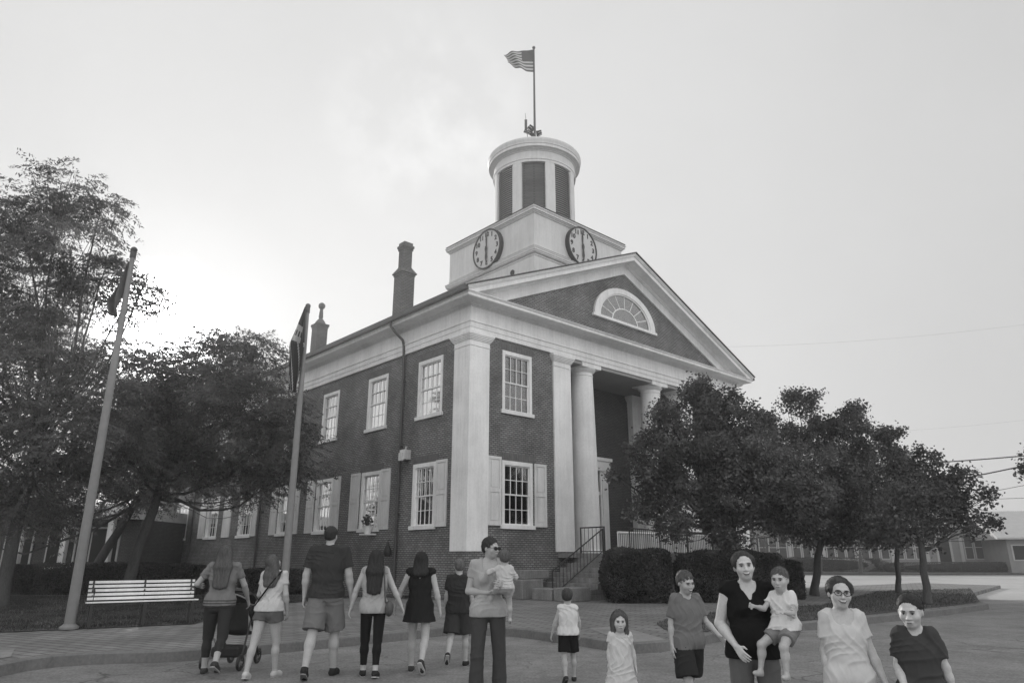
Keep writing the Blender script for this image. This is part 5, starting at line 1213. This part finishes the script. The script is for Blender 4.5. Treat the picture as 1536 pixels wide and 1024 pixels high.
    if sh:
        for sd in (1, -1):
            S = Field(lo, hi, h); an_, f, dn = foot(S, sd, .008)
            lowh = sh.get('h', .01); S.clip(an_-dn*lowh*s, -dn)
            if sh.get('sandal'): S.cap(an_+f*.07*s+dn*.01*s, an_+f*.06*s-dn*.05*s, .026*s, .04*s, .01, sub=True)
            so_ = part('shoe', S, clothmat(sh['c']))
            if so_:
                mb = MB(); a_ = an_+dn*.078*s; side_ = np.cross(f, dn); V_ = []
                outl = [(-.075, 0), (-.065, .03), (0, .034), (.1, .042), (.16, .03), (.178, 0), (.16, -.03), (.1, -.042), (0, -.034), (-.065, -.03)]
                for zz in (0, .014*s): V_ += [tuple(an_+dn*(.066*s+zz)+f*u_*s+side_*v_*s) for u_, v_ in outl]
                n_ = len(outl); mb.add(V_, [tuple(range(n_)), tuple(range(2*n_-1, n_-1, -1))]+[(k_, n_+k_, n_+(k_+1) % n_, (k_+1) % n_) for k_ in range(n_)]); mb.build('sole', clothmat(sh.get('sole', .3)), so_)
    return body, dict(joints=joints, T=T, hc=hc, s=s)
M['eye'] = surf('eye_white', .3, .3, .05, 5); M['teeth'] = surf('teeth', .6, .4, .03, 5); M['lip'] = surf('lips', .11, .4, .1, 8)
def X(px, py, d): return at(px, py, d).x
def toworld(body, p):
    a = body.rotation_euler.z; return Vector((body.location.x+p[0]*math.cos(a)-p[1]*math.sin(a), body.location.y+p[0]*math.sin(a)+p[1]*math.cos(a), body.location.z+p[2]))
PE = []
# 1 woman with the stroller, back view
w1 = person(dict(label='woman with long brown hair in a grey tee with a striped hem pushing the stroller', H=1.68, x=X(330, 900, 10.1), y=10.1, yaw=188, fem=1, w=1.12, belly=.2, hair='long', hairlen=.28, hairc=.10, skin=.36, face=0, thigh=1.15,
    legL=(8, 3, 8, 0), legR=(-20, 4, 22, 28), armR=((.45, -.25, -1), (.15, -.5, -.75)), armL=((.6, .1, -.85), (.1, -.9, -.1)), head=(-8, -8, 4), lean=5,
    top=dict(c=.17, hem=-.03, loose=.035, sleeve=.62, stripe=.07, neck='crew'), bottom=dict(c=.035, upto=1.65, e=.008, name='leggings', wr=.0015), shoe=dict(c=.05, sole=.3)))
# 2 girl
w2 = person(dict(label='girl in a white tee and denim shorts with a crossbody strap, seen from behind', H=1.56, x=X(405, 900, 9.85), y=9.85, yaw=172, fem=1, hair='long', hairlen=.16, hairc=.11, skin=.4, face=0, hairvol=1.12, thigh=1.2,
    legL=(-14, 4, 6, 12), legR=(12, 3, 8, 0), armR=((.25, .1, -1), (.0, -.35, -.95)), armL=((.2, 0, -1), (-.1, -.8, -.6)), head=(-18, -22, 12), lean=8,
    top=dict(c=.5, hem=.0, loose=.03, sleeve=.5, neck='crew'), bottom=dict(c=.11, upto=.34, flare=.015, name='denim_shorts'), shoe=dict(c=.5, sole=.5)))
# 3 tall man
w3 = person(dict(label='tall man in a dark tee and light cargo shorts, seen from behind', H=1.93, hh=.235, x=X(489, 900, 9.9), y=9.9, yaw=181, w=1.06, hair='crop', hairc=.03, skin=.4, face=0, head=(-6, 0, 0), armw=1.15, calf=1.1,
    legL=(-16, 2, 14, 24), legR=(12, 3, 8, 0), armL=((.26, .08, -1), (.05, -.12, -1)), armR=((.26, -.02, -1), (.12, -.25, -1)),
    top=dict(c=.04, hem=-.03, loose=.04, sleeve=.72, sloose=.02), bottom=dict(c=.16, upto=.92, flare=.035, e=.02, wr=.005), shoe=dict(c=.03, sole=.2, h=.02)))
# 4 woman black leggings
w4 = person(dict(label='woman with long dark hair in a pale tank top and black leggings, seen from behind', H=1.61, x=X(561, 900, 9.95), y=9.95, yaw=186, fem=1, hair='long', hairlen=.3, hairc=.035, skin=.42, face=0, head=(0, 0, 0),
    legL=(7, 1, 8, 0), legR=(-8, -1, 10, 10), armL=((.42, .05, -1), (.25, -.1, -1)), armR=((.5, .0, -1), (.5, -.1, -1)),
    top=dict(c=.36, hem=-.07, loose=.05, sleeve=0, neck='tank', wr=.004), bottom=dict(c=.015, upto=1.82, e=.006, name='leggings', wr=.001), shoe=dict(c=.03, sole=.45, sandal=1)))
# 5 woman dark dress
w5 = person(dict(label='woman in a short black dress with a low cut back', H=1.58, x=X(630, 900, 10.3), y=10.3, yaw=176, fem=1, w=1.1, hair='long', hairlen=.05, hairc=.03, skin=.42, face=0, hairvol=1.08, armw=1.1,
    legL=(8, 2, 6, 0), legR=(-10, 3, 34, 48), armL=((.5, .05, -1), (.35, -.1, -1)), armR=((.3, .0, -1), (.22, -.1, -1)),
    top=dict(c=.018, hem=-.2, loose=.04, sleeve=0, neck='vback', skirt=(.14, -.34, .14, .265), name='dress'), bottom=dict(c=.018, upto=.25, name='underskirt'), shoe=dict(c=.05, sole=.5, sandal=1)))
# 6 boy
w6 = person(dict(label='boy in a dark tee and dark shorts walking away beside the woman in jeans', H=1.49, hh=.212, x=X(688, 900, 10.8), y=10.8, yaw=178, hair='crop', hairc=.13, skin=.4, face=0, head=(14, 0, 0), w=1.05,
    legL=(-14, 3, 38, 50), legR=(10, 4, 8, 0), armL=((.2, .05, -1), (.05, -.2, -1)), armR=((.25, .05, -1), (.1, -.25, -1)),
    top=dict(c=.035, hem=-.06, loose=.04, sleeve=.7, sloose=.02), bottom=dict(c=.045, upto=.9, flare=.04, e=.02), shoe=dict(c=.03, sole=.4)))
# 7 woman in jeans holding the infant
w7 = person(dict(label='short haired woman in sunglasses, pale tee and jeans carrying an infant', H=1.73, x=X(733, 900, 8.2), y=8.2, yaw=8, fem=1, w=1.05, hair='short', hairc=.045, skin=.4, head=(48, 6, 0), glasses='sun', res=.007,
    legL=(-2, 4, 3, 0), legR=(4, 4, 6, 0), armR=((.22, .1, -1), (-.85, -.6, -.05)), armL=((.3, -.25, -1), (-.5, -.9, .25)), palmR=(0, .2, 1), palmL=(-1, .2, .3), curl=30, zmin=-.02,
    top=dict(c=.36, hem=-.04, loose=.025, sleeve=.5, neck='scoop'), bottom=dict(c=.06, upto=2.2, cuff=.085, e=.01, name='jeans', wr=.003), shoe=dict(c=.05, sole=.2)))
# 8 infant
b8 = person(dict(label='pale haired infant held against the shoulder of the woman in sunglasses', H=.78, hh=.165, x=X(757, 870, 8.0), y=7.98, pz=0, z=1.17, yaw=190, hair='crop', hairc=.12, skin=.42, face=0, w=1.15, thigh=1.2, calf=1.1, hand=1.0, curl=50, res=.006,
    legL=(70, 30, 60, -20), legR=(20, 10, 10, 20), armL=((.6, -.4, -.3), (-.1, -1, .1)), armR=((.5, -.3, -.8), (-.1, -1, -.1)),
    top=dict(c=.5, hem=-.02, loose=.02, sleeve=1.3), bottom=dict(c=.3, upto=.5, name='shorts')))
# 9 boy white vest
w9 = person(dict(label='small boy in a white sleeveless top and black shorts, seen from behind', H=1.12, hh=.19, x=X(851, 900, 9.55), y=9.55, yaw=184, hair='crop', hairc=.06, skin=.36, face=0, head=(-12, 0, 0), w=1.05,
    legL=(-10, 2, 18, 36), legR=(10, 3, 8, 0), armL=((.42, .1, -1), (.3, -.1, -1)), armR=((.32, -.1, -1), (.05, -.3, -1)),
    top=dict(c=.62, hem=-.02, loose=.04, sleeve=.12, neck='crew'), bottom=dict(c=.015, upto=.8, flare=.03, e=.015), shoe=dict(c=.04, sole=.1)))
# 10 little girl white dress
w10 = person(dict(label='little girl with long loose hair in a white summer dress', H=1.0, hh=.185, x=X(930, 960, 7.3), y=7.3, yaw=4, fem=.01, hair='long', hairlen=.12, fronthair=1, hairc=.12, skin=.5, head=(-4, 4, 0), res=.006, w=1.02, hairvol=1.06,
    legL=(3, 2, 4, 0), legR=(-3, 2, 4, 0), armL=((.3, .05, -1), (.12, -.1, -1)), armR=((.22, .05, -1), (-.02, -.3, -1)), curl=50,
    top=dict(c=.55, hem=-.36, loose=.03, sleeve=.42, sloose=.02, neck='scoop', skirt=(.32, -.62, .14, .36), name='dress', wr=.005), shoe=dict(c=.1, sole=.1)))
# 11 boy grey tee
w11 = person(dict(label='smiling boy in a mid grey tee and dark shorts walking towards the road', H=1.40, hh=.212, x=X(1028, 900, 7.3), y=7.3, yaw=16, hair='short', hairc=.1, hairline=.05, skin=.42, head=(6, 14, -4), smile=1, res=.0065,
    legL=(-22, 2, 8, 18), legR=(16, 2, 12, 0), armL=((.4, -.05, -1), (.35, -.85, -.75)), armR=((.22, .08, -1), (.1, -.15, -1)), curl=16,
    top=dict(c=.16, hem=-.07, loose=.05, sleeve=.78, sloose=.02, wr=.0045), bottom=dict(c=.03, upto=.9, flare=.04, e=.018), shoe=dict(c=.04, sole=.3)))
# 12 woman black top
w12 = person(dict(label='smiling woman in a black sleeveless top and grey jeans with a toddler on her hip', H=1.56, hh=.214, x=X(1122, 900, 5.6), y=5.6, yaw=-6, fem=1.05, w=1.1, belly=.55, hair='pony', hairline=.086, hairc=.06, skin=.52, head=(-4, 0, -5), smile=1, res=.006, armw=1.1, zmin=.2, thigh=1.1,
    legL=(4, 4, 4, 0), legR=(-4, 3, 6, 0), armR=((.28, .15, -1), (-.4, -.75, -.72)), armL=((.5, .12, -.9), (-.05, -1, .25)), palmR=(-.4, .6, .2), palmL=(-1, 0, .3), curl=18,
    top=dict(c=.012, hem=-.03, loose=.03, sleeve=0, neck='v', wr=.003), bottom=dict(c=.12, upto=2.2, cuff=.085, e=.012, name='jeans', waist=.1, wr=.004)))
# 13 toddler
w13 = person(dict(label='barefoot toddler in a white tee on the hip of the woman in black', H=.84, hh=.168, x=X(1167, 870, 5.45), y=5.4, pz=0, z=1.0, yaw=-52, hair='crop', hairc=.1, hairline=.05, skin=.43, head=(16, 4, 0), w=1.1, thigh=1.25, calf=1.15, res=.0055,
    legL=(56, 8, 54, -15), legR=(52, 26, 50, -15), armL=((.2, -.35, -.85), (-.1, -1, .12)), armR=((.3, -.6, -.7), (.1, -1, .2)), curl=24, palmL=(-.3, 0, -1),
    top=dict(c=.65, hem=-.01, loose=.03, sleeve=.6, neck='crew'), bottom=dict(c=.2, upto=.62, flare=.015, name='shorts')))
# 14 girl with glasses
w14 = person(dict(label='girl with dark rimmed glasses and tied back hair wearing a pale tee', H=1.38, hh=.208, x=X(1259, 900, 5.15), y=5.15, yaw=-12, fem=.3, hair='pony', hairline=.082, hairc=.05, skin=.47, head=(0, 0, 4), smile=1, glasses='clear', res=.006, w=.9, belly=.0, armw=1.0, zmin=.3,
    legL=(3, 3, 4, 0), legR=(-3, 3, 4, 0), armL=((.26, .0, -1), (.3, -.15, -1)), armR=((.14, .12, -1), (.0, -.3, -1)), curl=55,
    top=dict(c=.55, hem=-.09, loose=.035, sleeve=.6, sloose=.012, neck='scoop', wr=.0045), bottom=dict(c=.08, upto=2.2, cuff=.07, name='jeans')))
# 15 boy dark tee
w15 = person(dict(label='boy with short dark hair in a dark tee at the right end of the group', H=1.28, hh=.205, x=X(1364, 900, 4.95), y=4.95, yaw=-24, w=.86, hair='crop', hairvol=1.0, hairline=.078, hairc=.03, skin=.5, head=(-16, 12, 0), res=.006, zmin=.3,
    legL=(3, 3, 4, 0), legR=(-3, 3, 4, 0), armL=((.3, .1, -1), (.15, .1, -1)), armR=((.18, .05, -1), (-.1, -.75, -.75)), curl=26,
    top=dict(c=.055, hem=-.12, loose=.02, sleeve=.72, sloose=.022, neck='crew', wr=.0045), bottom=dict(c=.04, upto=.9, flare=.03)))
# ---- bags
def bag(owner, over, hip, size, label, c):
    body, I = owner; T = I['T']; a = body.rotation_euler.z
    sx = over; pts = []
    for t in np.linspace(0, 1, 15):
        x = sx*.13*(1-t)+hip*.17*t; z = .5-.42*t; pts.append(tuple(T(x, .112+.022*math.sin(PI*t)-.0*t, z)-0))
    P0 = T(hip*.2, .03, .02); rt = empty('shoulder_bag', toworld(body, P0), a); tag(rt, label, 'bag')
    mb = MB(); loc_ = [tuple(np.array(p)-P0) for p in pts]; loc_ = [tuple(T(sx*.13, .05, .53)-P0)]+loc_+[(0, 0, .02)]
    mb.tube(loc_, .012, 6); mb.build('strap', clothmat(c), rt, True)
    mb = MB(); mb.sphere((hip*.02, 0, -.03), (size*.35, size*.7, size*.6), 16, 10); mb.build('pouch', clothmat(c), rt, True)
bag(w2, -1, 1, .14, 'small black crossbody bag worn by the girl in the white tee', .02)
bag(w4, -1, -1, .17, 'grey shoulder bag at the hip of the woman in leggings', .1)
# ---- stroller
sx_, sy_ = X(352, 960, 10.75), 10.75
st2 = empty('stroller', (sx_, sy_, 0), R(176)); tag(st2, 'dark folding stroller with pale edging pushed by the woman in the striped tee', 'stroller')
fr_ = clothmat(.06); pal = clothmat(.5)
for sgn in (-1, 1):
    mb = MB(); mb.tube([(sgn*.24, .34, 1.02), (sgn*.25, .3, .95), (sgn*.25, -.05, .45), (sgn*.22, -.36, .12)], .016, 8); mb.tube([(sgn*.25, .1, .62), (sgn*.26, .32, .12)], .014, 8); mb.build('frame_tube', M['iron'], st2, True)
mb = MB(); mb.tube([(-.24, .34, 1.02), (-.18, .37, 1.03), (.18, .37, 1.03), (.24, .34, 1.02)], .02, 8); mb.build('handle', M['iron'], st2, True)
for p in ((-.26, .33), (.26, .33), (-.2, -.38), (.2, -.38)):
    mb = MB(); V = []
    n = 20; rr_ = .1
    for (r_, x_) in ((rr_, -.018), (rr_+.006, 0), (rr_, .018), (rr_-.03, .018), (rr_-.03, -.018)): V += [(p[0]+x_, p[1]+r_*math.cos(2*PI*k/n), rr_+.006+r_*math.sin(2*PI*k/n)) for k in range(n)]
    mb.add(V, [(q_*n+k, q_*n+(k+1) % n, ((q_+1) % 5)*n+(k+1) % n, ((q_+1) % 5)*n+k) for q_ in range(5) for k in range(n)])
    wh = mb.build('wheel', M['iron'], st2, True); mb = MB()
    for k in range(5): mb.tube([(p[0], p[1], rr_+.006), (p[0], p[1]+.075*math.cos(2*PI*k/5), rr_+.006+.075*math.sin(2*PI*k/5))], .007, 6)
    mb.tube([(p[0]-.03, p[1], .106), (p[0]+.03, p[1], .106)], .016, 8); mb.build('spokes', clothmat(.25), wh)
mb = MB(); n = 10; V = []
for i in range(n+1):
    t = i/n; y, z = ((.14-.1*t, .88-.5*t) if t < .75 else (.065-.9*(t-.75), .505-.25*(t-.75)))
    for j in range(7): x = -.21+.42*j/6; V.append((x, y+.05*(1-(x/.21)**2), z-.02*(1-(x/.21)**2)))
mb.add(V, [(i*7+j, (i+1)*7+j, (i+1)*7+j+1, i*7+j+1) for i in range(n) for j in range(6)]); o = mb.build('seat', fr_, st2, True); sd_ = o.modifiers.new('t', 'SOLIDIFY'); sd_.thickness = .02
mb = MB(); V = []; n = 12
for i in range(n+1):
    a_ = R(20)+R(105)*i/n
    for j in range(9): x = -.23+.46*j/8; rr_ = .34*(1-.25*(x/.23)**2); V.append((x, .12-rr_*math.cos(a_)*1.0+.02, .72+rr_*math.sin(a_)))
mb.add(V, [(i*9+j, (i+1)*9+j, (i+1)*9+j+1, i*9+j+1) for i in range(n) for j in range(8)]); o = mb.build('canopy', fr_, st2, True); sd_ = o.modifiers.new('t', 'SOLIDIFY'); sd_.thickness = .012
mb = MB(); V0 = V[:9]; V1 = V[-9:]; mb.tube(V0, .012, 6); mb.tube(V1, .012, 6); mb.tube([(.27, .3, .8), (.31, .2, .6), (.27, .12, .4), (.22, .0, .2)], .014, 6); mb.build('pale_edging', pal, o, True)
mb = MB(); mb.box(-.2, .2, -.02, .3, .16, .3); mb.build('basket', clothmat(.045), st2, bevel=.03)
print('script built')
# ------------------------------------------------------------------ added thin volume in place of lens flare veil
VEIL = .0017
bpy.ops.mesh.primitive_cube_add(size=1) if False else None
mb = MB(); mb.box(-260, 300, -30, 520, -1.0, 45); hzo = mb.build('haze', None); hzo.data.materials.clear()
hm = bpy.data.materials.new('air'); hm.use_nodes = True; nt = hm.node_tree; nt.nodes.clear(); o_ = nt.nodes.new('ShaderNodeOutputMaterial'); v_ = nt.nodes.new('ShaderNodeVolumePrincipled')
v_.inputs['Color'].default_value = g(.9); v_.inputs['Density'].default_value = VEIL; v_.inputs['Anisotropy'].default_value = .5; nt.links.new(v_.outputs[0], o_.inputs['Volume'])
hzo.data.materials.append(hm); tag(hzo, 'thin bright summer haze in the air', 'haze', kind='stuff')
sc.cycles.volume_bounces = 0
